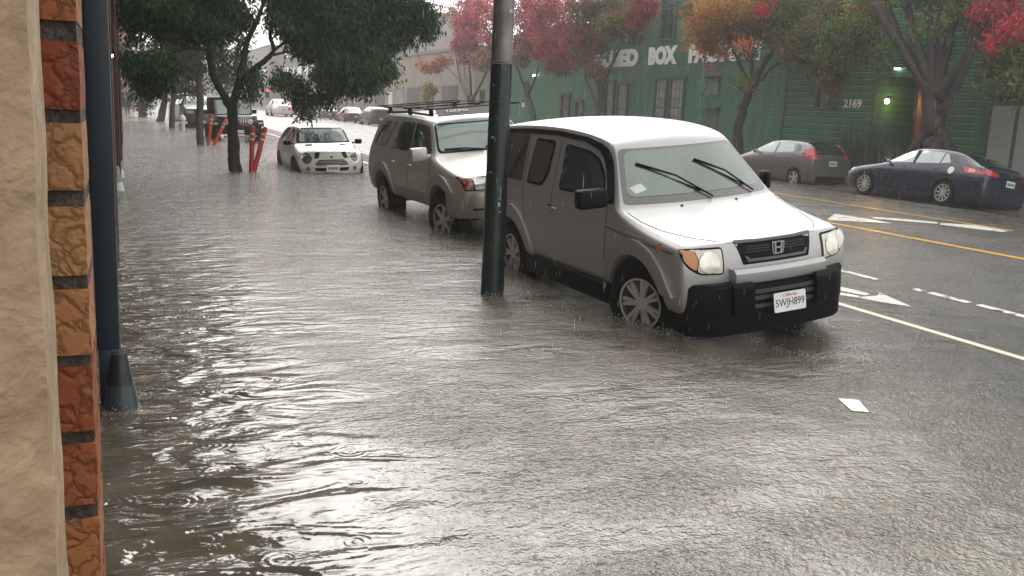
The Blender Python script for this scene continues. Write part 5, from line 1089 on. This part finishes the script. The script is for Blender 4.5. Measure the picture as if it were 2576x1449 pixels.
# ---------------------------------------------------------------- lifted estate with roof rack
def runner():
    def S(y, z3, x3, z4, x4, crown, bow=0, zb=.50):
        return (y, [(.80, zb), (.85, .66), (.865, .95), (x3, z3), (x4, z4)], crown, bow)
    st = [(-.74, [(.70, .52, .10), (.78, .66, .04), (.79, .85, 0), (.77, 1.0, .04), (.70, 1.03, .07)], .02, .14),
          (-.60, [(.77, .51), (.83, .66), (.84, .9), (.80, 1.01), (.72, 1.045)], .03, .10),
          S(-.15, 1.09, .815, 1.115, .74, .05, .03), S(.25, 1.17, .81, 1.19, .74, .04, .06), S(.38, 1.21, .80, 1.235, .735, .03, .10),
          S(.42, 1.23, .795, 1.265, .725, .03, .11), S(.80, 1.245, .785, 1.66, .61, .045, .06), S(.92, 1.25, .785, 1.70, .62, .05),
          S(1.4, 1.25, .785, 1.735, .635, .05), S(2.2, 1.25, .785, 1.75, .64, .05), S(3.0, 1.25, .775, 1.725, .63, .04), S(3.25, 1.24, .77, 1.70, .62, .035),
          S(3.55, 1.22, .765, 1.32, .72, .02, -.03), (3.62, [(.74, .5), (.80, .66), (.80, .95), (.75, 1.18), (.70, 1.22)], .01, -.05)]
    arch = [(0.0, .40, .49, .50, 1.2), (2.675, .40, .48, .50, 1.2)]
    c = Car('estate_car', 'champagne four-by-four with roof rack parked behind the silver boxy car', (3.978, 11.97, -.251), .111, .041, .88, st, p_champ, cl={4: .3, 3: .2}, arch=arch, sub=2)
    r = c.root; dg = m_glassD
    ws = c.patch('windscreen', rp([(-.70, 1.27), (.70, 1.27), (.585, 1.655), (-.585, 1.655)], .06), 'F', m_black, off=.003)
    c.patch('glass', rp([(-.665, 1.29), (.665, 1.29), (.56, 1.635), (-.56, 1.635)], .06), 'F', m_glassW, off=.007, th=.005, parent=ws)
    c.patch('glass_band', [(-.575, 1.59), (.575, 1.59), (.565, 1.632), (-.565, 1.632)], 'F', mat('glass_band', (.10, .24, .24), .08, coat=1, var=0), off=.009, th=.003, parent=ws)
    for x0, x1 in ((-.05, -.60), (.5, 0)):
        b = MB(); A, n = c.hit(x0, 1.275, 'F'); B, n2 = c.hit(x1, 1.31, 'F'); b.tube([A+n*.02, (A+B)/2+n*.04, B+n2*.02], .011, n=5); b.build('wiper', m_black, r)
    for nm, P in (('door_window', [(.50, 1.27), (.84, 1.625), (1.34, 1.665), (1.36, 1.26)]), ('rear_door_window', [(1.43, 1.26), (1.40, 1.665), (2.0, 1.665), (2.16, 1.45), (2.30, 1.25)]), ('quarter_window', [(2.24, 1.66), (3.02, 1.645), (3.28, 1.26), (2.60, 1.25)])):
        c.both(nm, rp(P, .06), dg, off=.005)
    seam = mat('panel_gap', (.02, .02, .02), .8)
    for pl in ([(.44, 1.2), (.44, .9), (.50, .56)], [(1.40, 1.66), (1.42, 1.2), (1.42, .56)], [(2.25, 1.66), (2.36, 1.22), (2.20, .9)]): c.both('door_seam', strip(pl, .009), seam, off=.0025, th=.006, res=.07)
    for y in (1.30, 2.12):
        for sg in (-1, 1):
            p, n = c.hit(y, 1.05, 'L' if sg < 0 else 'R'); b = MB(); b.box(p.x-.02, p.x+.02, y-.09, y+.09, 1.035, 1.07, bev=.01); b.build('door_handle', p_champ, r, 45)
    c.mirror(.80, .52, 1.27, .24, .13, .20, p_champ)
    for cy, cz in ((0.0, .40), (2.675, .40)):
        P = [(cy-.60, .56 if cy else .50)] + [(cy-.62*math.cos(R(a)), cz+.62*math.sin(R(a))) for a in range(20, 158, 7)] + [(cy+.60, .56)] + [(cy+.49*math.cos(R(a)), cz+.49*math.sin(R(a))) for a in range(20, 162, 7)]
        c.both('wheel_arch_flare', P, p_clad, off=.035, th=.05, res=.07)
    c.both('lower_cladding', rp([(.56, .72), (2.12, .72), (2.16, .53), (.52, .53)], .02), p_clad, off=.012, th=.02)
    # bumper
    def bar(x0, x1, z0, z1, prot, depth, m, name, n=17, parent=None):
        b = MB(); rows = []
        for i in range(n):
            x = x0+(x1-x0)*i/(n-1); t = abs(x)/.84; y = -.86 + .10*t*t + .20*max(0, t-.8)/.2 - prot
            rows.append([(x, y+depth, z0), (x, y+.03, z0), (x, y, z0+.05), (x, y, z1-.06), (x, y+.05, z1), (x, y+depth, z1)])
        V = [[b.bm.verts.new(q) for q in rw_] for rw_ in rows]
        for i in range(n-1):
            for k in range(5): b.bm.faces.new((V[i][k], V[i+1][k], V[i+1][k+1], V[i][k+1]))
        b.bm.faces.new(V[0]); b.bm.faces.new(V[-1][::-1])
        return b.build(name, m, parent or r, 40)
    fb = bar(-.86, .86, .50, .84, .02, .34, p_clad, 'front_bumper', n=25)
    bar(-.70, -.42, .585, .67, .028, .04, m_black, 'fog_recess', n=7, parent=fb); bar(.42, .70, .585, .67, .028, .04, m_black, 'fog_recess', n=7, parent=fb)
    bar(-.35, .35, .55, .70, .026, .04, m_black, 'lower_intake', n=9, parent=fb)
    for sg in (-1, 1):
        h = c.patch('headlight', rp([(sg*.80, 1.035), (sg*.34, 1.035), (sg*.34, .86), (sg*.78, .86)], .02), 'F', m_black, off=.003, res=.05)
        c.patch('lens', rp([(sg*.655, 1.02), (sg*.36, 1.02), (sg*.36, .875), (sg*.645, .875)], .02), 'F', mat('clear_lens', (.55, .56, .55), .08, metal=.5, coat=1, var=.6, vscale=16), off=.008, res=.05, parent=h)
        c.patch('turn_lens', rp([(sg*.785, 1.02), (sg*.67, 1.02), (sg*.66, .875), (sg*.77, .88)], .02), 'F', mat('orange_red_lens', (.28, .06, .03), .15, coat=1, var=.2), off=.006, parent=h)
    g = c.patch('grille', rp([(-.34, 1.02), (.34, 1.02), (.34, .875), (-.34, .875)], .02), 'F', m_black, off=.004)
    for z in (.91, .95, .99): c.patch('grille_bar', [(-.33, z-.008), (.33, z-.008), (.33, z+.008), (-.33, z+.008)], 'F', m_chrome, off=.012, parent=g)
    c.plate(0, -.90, .68)
    # roof rack: rails, crossbars, fairing, basket side
    rk = MB()
    for sg in (-1, 1):
        rk.tube([(sg*.66, .55, 1.875), (sg*.66, 3.25, 1.875)], .007, n=6)
    for y in (.55, 3.25): rk.tube([(-.66, y, 1.875), (.66, y, 1.875)], .009, n=6)
    rail = rk.build('roof_rack', m_black, r, 40)
    for sg in (-1, 1):
        rk = MB(); rk.tube([(sg*.56, .95, 1.775), (sg*.56, 2.0, 1.80), (sg*.56, 3.1, 1.77)], .018, n=6); rk.build('roof_rail', m_black, rail, 40)
    for y in (.95, 1.9, 2.9):
        rk = MB(); rk.tube([(-.66, y, 1.86), (.66, y, 1.86)], .010, n=6)
        for x in (-.56, .56): rk.box(x-.022, x+.022, y-.045, y+.045, 1.76, 1.87, bev=.008)
        rk.build('crossbar', m_black, rail, 40)
    rk = MB(); rk.prism([(.74, 1.765), (.90, 1.875), (.915, 1.87), (.76, 1.755)], -.52, .52, 'x'); fa = rk.build('fairing', m_dfair, rail, 30)
    text_mesh('fairing_lettering', 'YAKIMA', m_white, fa, Matrix.Translation((-.22, .812, 1.822)) @ Matrix.Rotation(R(35), 4, 'X'), width=.36, height=.055, extrude=.002)
    c.patch('sunroof', rp([(-.30, 1.15), (.30, 1.15), (.30, 1.75), (-.30, 1.75)], .04), 'T', dg, off=.002)
    c.patch('tailgate_glass', rp([(-.58, 1.35), (.58, 1.35), (.52, 1.65), (-.52, 1.65)], .05), 'B', dg)
    for sg in (-1, 1): c.patch('tail_lamp', rp([(sg*.76, 1.15), (sg*.66, 1.15), (sg*.66, .85), (sg*.77, .85)], .02), 'B', m_redlens)
    b = MB(); b.tube([(-.7, 0, .40), (.7, 0, .40)], .05, n=8); b.tube([(-.7, 2.675, .40), (.7, 2.675, .40)], .06, n=8); b.lathe([(.14, -.12), (.16, 0), (.14, .12)], axis='y', n=14, M=Matrix.Translation((-.1, 2.675, .42)))
    b.tube([(-.4, .1, .48), (-.4, 3.2, .50)], .04, n=6); b.tube([(.4, .1, .48), (.4, 3.2, .50)], .04, n=6); b.tube([(.25, .6, .44), (.25, 3.3, .44)], .035, n=6); b.build('underbody', m_black, r, 40)
    c.wheels(.875, 2.675, .40, .26, .225, n=6, spoke=.06, steer=R(10))
runner()

# ---------------------------------------------------------------- small cream hatchback
def mini():
    def S(y, z3, x3, z4, x4, crown, bow=0): return (y, [(.76, .20), (.82, .36), (.835, .66), (x3, z3), (x4, z4)], crown, bow)
    st = [(-.44, [(.56, .20, .06), (.70, .34, .02), (.73, .52, 0), (.66, .66, .06), (.54, .72, .12)], .03, .20),
          (-.34, [(.70, .20), (.79, .34), (.80, .58), (.76, .74), (.60, .79)], .03, .17),
          S(-.05, .80, .80, .87, .63, .04, .10), S(.30, .88, .81, .94, .66, .035, .12), S(.42, .91, .80, .965, .66, .03, .15),
          S(.46, .93, .79, .99, .65, .03, .15), S(.86, .96, .78, 1.33, .555, .04, .08), S(.96, .965, .78, 1.355, .57, .045, .05),
          S(1.6, .98, .79, 1.375, .585, .045), S(2.5, 1.0, .775, 1.345, .57, .04), S(2.80, 1.0, .76, 1.28, .56, .03, -.03),
          S(3.0, .98, .75, 1.0, .68, .01, -.05), (3.08, [(.66, .22), (.74, .36), (.76, .62), (.70, .90), (.62, .93)], .01, -.06)]
    c = Car('hatchback', 'small cream hatchback with dark bonnet stripes, standing in water past the tree', (3.68, 22.6, -.36), .046, -.013, .84, st, p_cream, cl={4: .2, 3: .1}, caps=(.15, .2), arch=[(0, .31, .36, .5, 1.2), (2.467, .31, .36, .5, 1.2)], sub=2)
    r = c.root
    ws = c.patch('windscreen', rp([(-.665, .985), (.665, .985), (.56, 1.335), (-.56, 1.335)], .04), 'F', m_black, off=.003)
    c.patch('glass', rp([(-.60, 1.01), (.60, 1.01), (.51, 1.305), (-.51, 1.305)], .05), 'F', mat('dim_glass', (.09, .115, .108), .05, metal=.55, coat=1, var=.5, vscale=2.5), off=.007, th=.005, parent=ws)
    c.both('side_window', rp([(.66, .985), (.86, 1.28), (1.2, 1.32), (2.45, 1.30), (2.75, 1.02)], .06), m_glassD, off=.005)
    c.patch('tailgate_glass', rp([(-.52, 1.03), (.52, 1.03), (.47, 1.24), (-.47, 1.24)], .05), 'B', m_glassD)
    c.patch('roof_panel', rp([(-.50, .98), (.50, .98), (.52, 1.6), (.50, 2.6), (-.50, 2.6), (-.52, 1.6)], .05), 'T', m_white, off=.004)
    for sg in (-1, 1):
        h = c.patch('headlight', disc(sg*.565, .665, .115, 20, 1.1), 'F', m_chrome, off=.008, res=.05)
        c.patch('lens', disc(sg*.565, .665, .092, 20, 1.1), 'F', mat('dark_lens', (.10, .10, .09), .08, metal=.3, coat=1, var=.6, vscale=14), off=.016, res=.05, parent=h)
        c.patch('fog_lamp', disc(sg*.55, .43, .05), 'F', m_chrome, off=.01)
        c.patch('bonnet_stripe', [(sg*.30, .665), (sg*.40, .665), (sg*.36, .80), (sg*.25, .80)], 'F', m_black, off=.006, th=.004)
        c.patch('bonnet_stripe', [(sg*.33, .08), (sg*.49, .10), (sg*.49, .25), (sg*.34, .24)], 'T', m_black, off=.003, th=.004)
        c.patch('tail_lamp', rp([(sg*.70, .88), (sg*.58, .88), (sg*.58, .66), (sg*.70, .66)], .02), 'B', m_redlens)
    g = c.patch('grille', rp([(-.40, .53), (-.30, .635), (.30, .635), (.40, .53), (.36, .50), (-.36, .50)], .03), 'F', m_black, off=.004, th=.02)
    for i, z in enumerate((.525, .565, .60)): c.patch('grille_bar', [(-.36+i*.015, z-.005), (.36-i*.015, z-.005), (.36-i*.015, z+.005), (-.36+i*.015, z+.005)], 'F', mat('dull_chrome', (.25, .25, .25), .3, metal=.8, var=0), off=.012, parent=g)
    c.patch('lower_intake', rp([(-.42, .45), (.42, .45), (.38, .37), (-.38, .37)], .02), 'F', m_black, off=.004)
    c.patch('badge', disc(0, .69, .03), 'F', m_chrome, off=.006)
    c.plate(0, -.685, .44)
    c.mirror(.76, .50, 1.0, .17, .12, .12, m_black)
    for cy in (0, 2.467): c.both('wheel_arch_trim', ring(cy, .31, .36, .41, 5, 175), m_black, off=.012, th=.02)
    seam = mat('panel_gap', (.02, .02, .02), .8)
    for pl in ([(.55, .92), (.50, .6), (.52, .25)], [(1.75, 1.3), (1.75, .9), (1.70, .25)]): c.both('door_seam', strip(pl, .008), seam, off=.0025, th=.006, res=.07)
    c.wheels(.82, 2.467, .31, .19, .20, n=5, spoke=.05)
mini()

# ---------------------------------------------------------------- far kerb: grey hatch and navy liftback, tails to the camera
def far_hatch():
    def S(y, z3, x3, z4, x4, crown, bow=0): return (y, [(.78, .18), (.83, .36), (.85, .72), (x3, z3), (x4, z4)], crown, bow)
    st = [(-.80, [(.55, .20, .10), (.66, .36, .04), (.70, .55, 0), (.66, .70, .08), (.56, .74, .14)], .02, .14), (-.62, [(.70, .18), (.78, .36), (.80, .62), (.76, .78), (.64, .83)], .02, .12),
          S(-.20, .88, .80, .93, .68, .03, .08), S(.0, .93, .80, .98, .67, .03, .10), S(.9, 1.0, .79, 1.36, .58, .04, .05), S(1.1, 1.01, .79, 1.42, .58, .045, .03),
          S(1.6, 1.04, .79, 1.465, .60, .05), S(2.3, 1.08, .79, 1.455, .60, .045), S(2.75, 1.12, .775, 1.42, .585, .04), S(3.0, 1.13, .76, 1.36, .57, .03, -.03),
          S(3.17, 1.02, .77, 1.05, .70, .01, -.05), (3.26, [(.70, .20), (.78, .36), (.80, .68), (.77, .92), (.71, .97)], .01, -.06)]
    c = Car('parked_hatchback', 'grey hatchback with tall red tail lamps parked by the green building', (19.598, 23.91, -.384), -.016, .019, .85, st, p_grey, flip=True, cl={4: .25, 3: .15}, arch=[(0, .31, .355, .5, 1.2), (2.53, .31, .355, .5, 1.2)], origin_y=2.53)
    c.both('door_window', rp([(.62, 1.03), (.98, 1.30), (1.22, 1.375), (1.45, 1.39), (1.40, 1.05)], .04), m_glassL, off=.005)
    c.both('rear_door_window', rp([(1.50, 1.055), (1.55, 1.395), (2.2, 1.39), (2.35, 1.12)], .04), m_glassL, off=.005)
    c.both('quarter_window', rp([(2.42, 1.14), (2.36, 1.36), (2.55, 1.34), (2.62, 1.17)], .03), m_glassD, off=.005)
    c.patch('tailgate_glass', rp([(-.60, 1.08), (.60, 1.08), (.50, 1.36), (-.50, 1.36)], .05), 'B', m_glassD, off=.006)
    c.patch('spoiler', rp([(-.56, 2.75), (.56, 2.75), (.52, 3.08), (-.52, 3.08)], .05), 'T', p_blk, off=.03, th=.05)
    for sg in (-1, 1):
        t = c.patch('tail_lamp', rp([(sg*.70, 1.22), (sg*.58, 1.26), (sg*.60, 1.06), (sg*.56, .97), (sg*.74, .90), (sg*.80, 1.0)], .02), 'B', m_redlens, off=.02, th=.03)
        c.patch('side_lens', rp([(2.93, 1.28), (3.0, 1.25), (3.12, 1.02), (3.08, .93), (2.84, .97), (2.86, 1.03), (2.96, 1.10)], .015), 'L' if sg < 0 else 'R', m_redlens, off=.015, th=.02, parent=t)
        c.patch('headlight', rp([(sg*.68, .74), (sg*.40, .70), (sg*.42, .60), (sg*.68, .62)], .02), 'F', m_lens)
    c.patch('chrome_strip', [(-.55, 1.0), (.55, 1.0), (.55, 1.025), (-.55, 1.025)], 'B', m_chrome, off=.01)
    c.patch('rear_bumper_insert', rp([(-.6, .42), (.6, .42), (.6, .22), (-.6, .22)], .03), 'B', m_black, off=.01)
    c.plate(0, 3.33, .82, rear=True)
    for y in (1.30, 2.10):
        for sg in (-1, 1):
            p, n = c.hit(y, .93, 'L' if sg < 0 else 'R'); b = MB(); b.box(p.x-.02, p.x+.02, y-.08, y+.08, .92, .95, bev=.008); b.build('door_handle', p_grey, c.root, 45)
    seam = mat('panel_gap', (.02, .02, .02), .8)
    for pl in ([(.45, .95), (.40, .6), (.45, .22)], [(1.47, 1.4), (1.45, 1.0), (1.45, .22)], [(2.38, 1.12), (2.2, .8), (2.1, .55)]): c.both('door_seam', strip(pl, .01), seam, off=.0025, th=.006, res=.07)
    c.mirror(.78, .62, 1.04, .17, .11, .12, p_grey)
    c.wheels(.835, 2.53, .31, .19, .20, n=5, spoke=.035, double=True)
far_hatch()
def far_lift():
    def S(y, z3, x3, z4, x4, crown, bow=0): return (y, [(.80, .17), (.86, .34), (.88, .70), (x3, z3), (x4, z4)], crown, bow)
    st = [(-.86, [(.56, .20, .10), (.68, .34, .03), (.72, .52, 0), (.66, .68, .06), (.56, .72, .12)], .02, .16), (-.66, [(.72, .18), (.81, .34), (.83, .58), (.78, .74), (.66, .78)], .02, .12),
          S(-.1, .83, .82, .87, .70, .03, .06), S(.35, .90, .82, .945, .70, .025, .10), S(.42, .915, .82, .965, .69, .025, .12), S(1.20, .97, .81, 1.36, .58, .035, .06),
          S(1.4, .98, .81, 1.405, .585, .04, .03), S(1.9, 1.0, .81, 1.435, .60, .04), S(2.5, 1.03, .80, 1.41, .60, .035), S(2.85, 1.05, .79, 1.35, .585, .03),
          S(3.45, 1.06, .77, 1.09, .66, .02, -.03), S(3.60, 1.03, .76, 1.06, .66, .02, -.04), (3.74, [(.70, .22), (.78, .36), (.80, .66), (.74, .90), (.66, .96)], .01, -.07)]
    c = Car('parked_liftback', 'dark navy liftback with white fuel cap at the far kerb', (18.853, 20.06, -.225), -.129, .032, .88, st, p_navy, flip=True, cl={4: .25, 3: .15}, arch=[(0, .32, .37, .5, 1.2), (2.635, .32, .37, .5, 1.2)])
    c.both('door_window', rp([(.66, .995), (1.12, 1.30), (1.40, 1.345), (1.46, 1.01)], .03), m_glassL, off=.005)
    c.both('rear_door_window', rp([(1.54, 1.01), (1.56, 1.36), (2.30, 1.335), (2.30, 1.05)], .03), m_glassL, off=.005)
    c.both('quarter_window', rp([(2.34, 1.05), (2.34, 1.32), (2.42, 1.31), (2.62, 1.09)], .02), m_glassL, off=.005)
    c.both('pillar_trim', [(1.47, 1.0), (1.41, 1.36), (1.55, 1.365), (1.53, 1.0)], m_black, off=.003)
    c.patch('tailgate_glass', rp([(-.58, 2.92), (.58, 2.92), (.62, 3.40), (-.62, 3.40)], .05), 'T', m_glassD, off=.005)
    c.patch('spoiler', rp([(-.60, 3.46), (.60, 3.46), (.58, 3.58), (-.58, 3.58)], .02), 'T', p_navy, off=.03, th=.04)
    for sg in (-1, 1):
        ax = 'L' if sg < 0 else 'R'
        t = c.patch('tail_lamp', rp([(3.02, 1.02), (3.30, 1.0), (3.68, .93), (3.66, .86), (3.15, .87)], .02), ax, m_redlens, off=.012, th=.02)
        c.patch('clear_lens', rp([(3.22, .985), (3.42, .96), (3.42, .885), (3.24, .885)], .01), ax, mat('pink_lens', (.75, .30, .26), .15, coat=1, var=.1), off=.020, th=.01, parent=t)
        c.patch('side_lens', rp([(sg*.74, 1.0), (sg*.42, .93), (sg*.44, .84), (sg*.76, .86)], .02), 'B', m_redlens, off=.012, th=.02, parent=t)
        c.patch('headlight', rp([(sg*.70, .72), (sg*.40, .66), (sg*.42, .56), (sg*.70, .60)], .02), 'F', m_lens)
        c.patch('side_marker', rp([(-.86+.22, .70), (-.60, .74), (-.46, .72), (-.62, .64)], .02), ax, mat('pale_amber', (.7, .35, .25), .2, coat=1), off=.008)
    c.patch('fuel_cap', disc(2.72, .90, .09, 20), 'R', m_white, off=.008)
    for pl in ([(.42, .9), (.36, .6), (.42, .22)], [(1.50, 1.35), (1.50, 1.0), (1.50, .22)], [(2.45, 1.05), (2.3, .8), (2.22, .60)]): c.both('door_seam', strip(pl, .01), mat('panel_gap', (.02, .02, .02), .8), off=.0012, th=.004, res=.1)
    for y in (1.22, 2.22):
        for sg in (-1, 1):
            p, n = c.hit(y, .90, 'L' if sg < 0 else 'R'); b = MB(); b.box(p.x-.02, p.x+.02, y-.08, y+.08, .885, .915, bev=.008); b.build('door_handle', p_navy, c.root, 45)
    c.both('side_skirt', rp([(.44, .26), (2.2, .26), (2.24, .17), (.40, .17)], .01), paint('navy_skirt', (.03, .034, .06), rough=.3), off=.02, th=.03)
    c.plate(0, 3.83, .74, rear=True)
    p, n = c.hit(0, .90, 'B'); b = MB(); b.prism([(-.05, -.03), (0, .04), (.05, -.03), (0, 0)], 0, .012, 'y', Matrix.Translation((0, p.y-.005, .93))); b.build('badge', m_chrome, c.root, None)
    c.mirror(.80, .68, 1.0, .17, .11, .11, p_navy)
    c.wheels(.865, 2.635, .32, .20, .225, n=10, spoke=.028)
far_lift()

# ---------------------------------------------------------------- distant vehicles
def simple_car(name, label, loc, L_, W_, H_, pm, flip=False, suv=False, brake=False, group=None, yaw=0):
    k = L_/4.4; wb = 2.6*k; h = W_/2; q = H_/1.45; hz = (1.0 if suv else .9)*q
    def S(y, z3, z4, x4, crown, bow=0): return (y*k, [(h*.92, .2), (h*.98, .38), (h, .70*q), (h*.92, z3), (h*x4, z4)], crown, bow)
    st = [(-.85*k, [(h*.7, .22, .06), (h*.82, .4, .02), (h*.85, .58*q, 0), (h*.8, hz-.16*q, .04), (h*.7, hz-.10*q, .08)], .02, .10), S(-.65, hz-.12*q, hz-.05*q, .8, .03, .08),
          S(.35, hz, hz+.03*q, .80, .03, .08), S(.42, hz+.02, hz+.06*q, .79, .03, .08), S(.80 if suv else 1.15, hz+.05, 1.36*q, .68, .04, .04),
          S(1.5, hz+.06, 1.42*q, .69, .04), S(2.5, hz+.08, 1.40*q, .68, .04)]
    st += [S(3.3, hz+.08, 1.34*q, .66, .03, -.03), (3.5*k, [(h*.85, .22), (h*.93, .38), (h*.94, .7*q), (h*.88, hz), (h*.74, 1.2*q)], .02, -.05)] if suv else [S(3.1, hz+.04, hz+.14*q, .70, .02, -.03), (3.5*k, [(h*.8, .22), (h*.9, .38), (h*.92, .65*q), (h*.86, hz-.05), (h*.76, hz)], .02, -.05)]
    c = Car(name, label, loc, 0, yaw, 0, st, pm, flip=flip, group=group, cl={4: .25, 3: .15}, arch=[(0, .33, .38, .45, 1.2), (wb, .33, .38, .45, 1.2)], sub=2)
    c.patch('windscreen', rp([(-h*.74, hz+.09*q), (h*.74, hz+.09*q), (h*.62, 1.34*q), (-h*.62, 1.34*q)], .05), 'F', m_glassW, off=.006)
    c.both('side_window', rp([(.80*k, hz+.10), (1.2*k, 1.32*q), (2.6*k, 1.32*q), ((3.1 if suv else 2.9)*k, hz+.12)], .05), m_glassD, off=.006)
    c.patch('rear_window', rp([(-h*.64, hz+.12*q), (h*.64, hz+.12*q), (h*.58, 1.30*q), (-h*.58, 1.30*q)], .05), 'B', m_glassD, off=.006)
    for sg in (-1, 1):
        c.patch('headlight', rp([(sg*h*.80, hz-.14*q), (sg*h*.45, hz-.16*q), (sg*h*.45, hz-.28*q), (sg*h*.8, hz-.28*q)], .02), 'F', m_lens, off=.008)
        c.patch('tail_lamp', rp([(sg*h*.88, hz-.02), (sg*h*.55, hz-.02), (sg*h*.55, hz-.16), (sg*h*.88, hz-.18)], .02), 'B', m_brake if brake else m_redlens, off=.012)
    if brake: c.patch('brake_strip', [(-.2, 1.30*q), (.2, 1.30*q), (.2, 1.33*q), (-.2, 1.33*q)], 'B', m_brake, off=.012)
    g = c.patch('grille', rp([(-h*.4, hz-.15*q), (h*.4, hz-.15*q), (h*.35, hz-.28*q), (-h*.35, hz-.28*q)], .02), 'F', m_black, off=.006)
    c.patch('lower_intake', rp([(-h*.55, .42), (h*.55, .42), (h*.5, .28), (-h*.5, .28)], .02), 'F', m_black, off=.006)
    c.plate(0, -.85*k-.14, .46); c.plate(0, 3.5*k+.10, .62, rear=True)
    c.mirror(h*.92, .75*k, hz+.08, .14, .1, .1, m_black)
    c.wheels(h-.01, wb, .33, .2, .2, n=5, spoke=.05)
    return c
m_brake = mat('brake_lamp', (.6, .02, .02), .3, var=0, emit=(1, .05, .05), estr=12)
simple_car('sedan', 'sedan with glowing red brake lamps driving away up the street', (12.3, 84.5, .1), 4.7, 1.85, 1.5, p_whitec, flip=True, brake=True)
simple_car('dark_suv', 'dark grey car parked behind the jeep, left of it', (3.6, 51, -.15), 4.7, 1.95, 1.75, p_dgrey, suv=True)
simple_car('white_van', 'pale van at the kerb behind the dark grey car', (3.6, 63, -.15), 5.0, 2.0, 1.95, p_whitec, suv=True)
for i, (px, py, m, lab, sv) in enumerate(((873, 318, p_red, 'small dark maroon car parked near the beige garages', False), (932, 322, p_dgrey, 'charcoal car at the far kerb just above the roof rack', True), (812, 312, p_grey, 'low grey car beyond the cream hatchback roof', False))):
    X = (18.6, 19.0, 18.4)[i]; p = atx(px, py, X)
    simple_car('parked_car', lab, (X, p.y, -.25), 4.4, 1.8, 1.6 if sv else 1.45, m, flip=True, suv=sv, group='cars parked at the far kerb up the street')

def jeep():
    r = thing('off_road_car', 'black open-fendered jeep with round headlamps facing us behind the tree', 'car', (3.97, 37.6, -.22), (0, -.04, .02))
    b = MB(); b.box(-.72, .72, -.55, 3.1, .62, 1.18, bev=.04); b.box(-.60, .60, -.62, .9, 1.0, 1.16, bev=.05); b.build('body', p_blk, r, 40)
    b = MB(); b.box(-.76, .76, .95, 3.15, 1.15, 1.86, bev=.08); b.build('hardtop', m_black, r, 40)
    b = MB(); b.prism([(.50, 1.17), (.88, 1.76), (.93, 1.76), (.60, 1.15)], -.70, .70, 'x'); f = b.build('windscreen_frame', p_blk, r, 30)
    b = MB(); b.prism([(.505, 1.21), (.85, 1.735), (.86, 1.73), (.52, 1.20)], -.63, .63, 'x'); bmesh.ops.translate(b.bm, vec=(0, -.014, .006), verts=b.bm.verts); b.build('glass', m_glassW, f, None)
    b = MB(); b.prism([(.505, 1.17), (.50, 1.15), (-.60, 1.12), (-.60, 1.17)], -.68, .68, 'x'); b.build('bonnet', paint('paler_black_bonnet', (.05, .055, .06), rough=.15, coat=1), r, 40)  # bonnet black is lighter and glossier than the body black
    b = MB(); b.box(-.55, .55, -.68, -.60, .72, 1.14, bev=.03); g = b.build('grille', p_blk, r, 40)
    b = MB()
    for i in range(7): b.box(-.27+i*.09-.022, -.27+i*.09+.022, -.692, -.68, .80, 1.08, bev=.008)
    b.build('grille_slot', m_chrome, g, 40)
    for x in (-.43, .43):
        b = MB(); b.lathe([(.10, -.72), (.105, -.70), (.10, -.68)], axis='y', n=20, M=Matrix.Translation((x, 0, .96))); h = b.build('headlight', m_chrome, r, 40)
        b = MB(); b.lathe([(.085, -.725), (.0, -.74)], axis='y', n=20, M=Matrix.Translation((x, 0, .96))); b.build('lens', m_lens, h, 40)
    for x in (-.75, .75):
        b = MB(); x0, x1 = sorted((x-.18*(1 if x < 0 else -1)*-1, x+.20*(1 if x > 0 else -1)))
        b.prism([(-.62, .80), (-.50, 1.0), (.30, 1.0), (.55, .70), (.50, .68), (.27, .93), (-.45, .93), (-.58, .76)], min(x*.72, x*1.27), max(x*.72, x*1.27), 'x'); b.build('fender', m_black, r, 40)
        b = MB(); b.box(*sorted((x*1.0, x*1.2)), -.60, -.56, .86, .93); b.build('turn_lens', m_lens, r, 30)
    b = MB(); b.box(-.82, .82, -.98, -.76, .50, .68, bev=.03); b.build('front_bumper', m_black, r, 40)
    b = MB(); b.box(-.6, .6, -1.0, -.97, .36, .46, bev=.01); b.build('bumper_reflection', mat('reflection_pale', (.35, .30, .27)), r, 40)  # pale strip painted in place of light reflected under the bumper
    b = MB(); b.box(-.15, .15, -.995, -.985, .54, .66); b.build('licence_plate', m_plate, r, None)
    for x in (-.9, .9):
        b = MB(); b.box(*sorted((x, x*.8)), .72, .82, 1.22, 1.38, bev=.02); b.build('wing_mirror', m_black, r, 40)
    for x in (-.92, .92):
        for y in (0, 2.46):
            b = MB(); sg = 1 if x > 0 else -1
            b.lathe([(.2, x-sg*.28), (.38, x-sg*.27), (.415, x-sg*.2), (.415, x-sg*.07), (.38, x), (.22, x)], axis='x', n=28, M=Matrix.Translation((0, y, .41))); o = b.build('wheel', m_rubber, r, 40)
            b = MB(); b.lathe([(.22, x-sg*.01), (.20, x-sg*.03), (.06, x-sg*.015), (0, x-sg*.012)], axis='x', n=20, M=Matrix.Translation((0, y, .41))); b.build('rim', m_alloy, o, 40)
jeep()
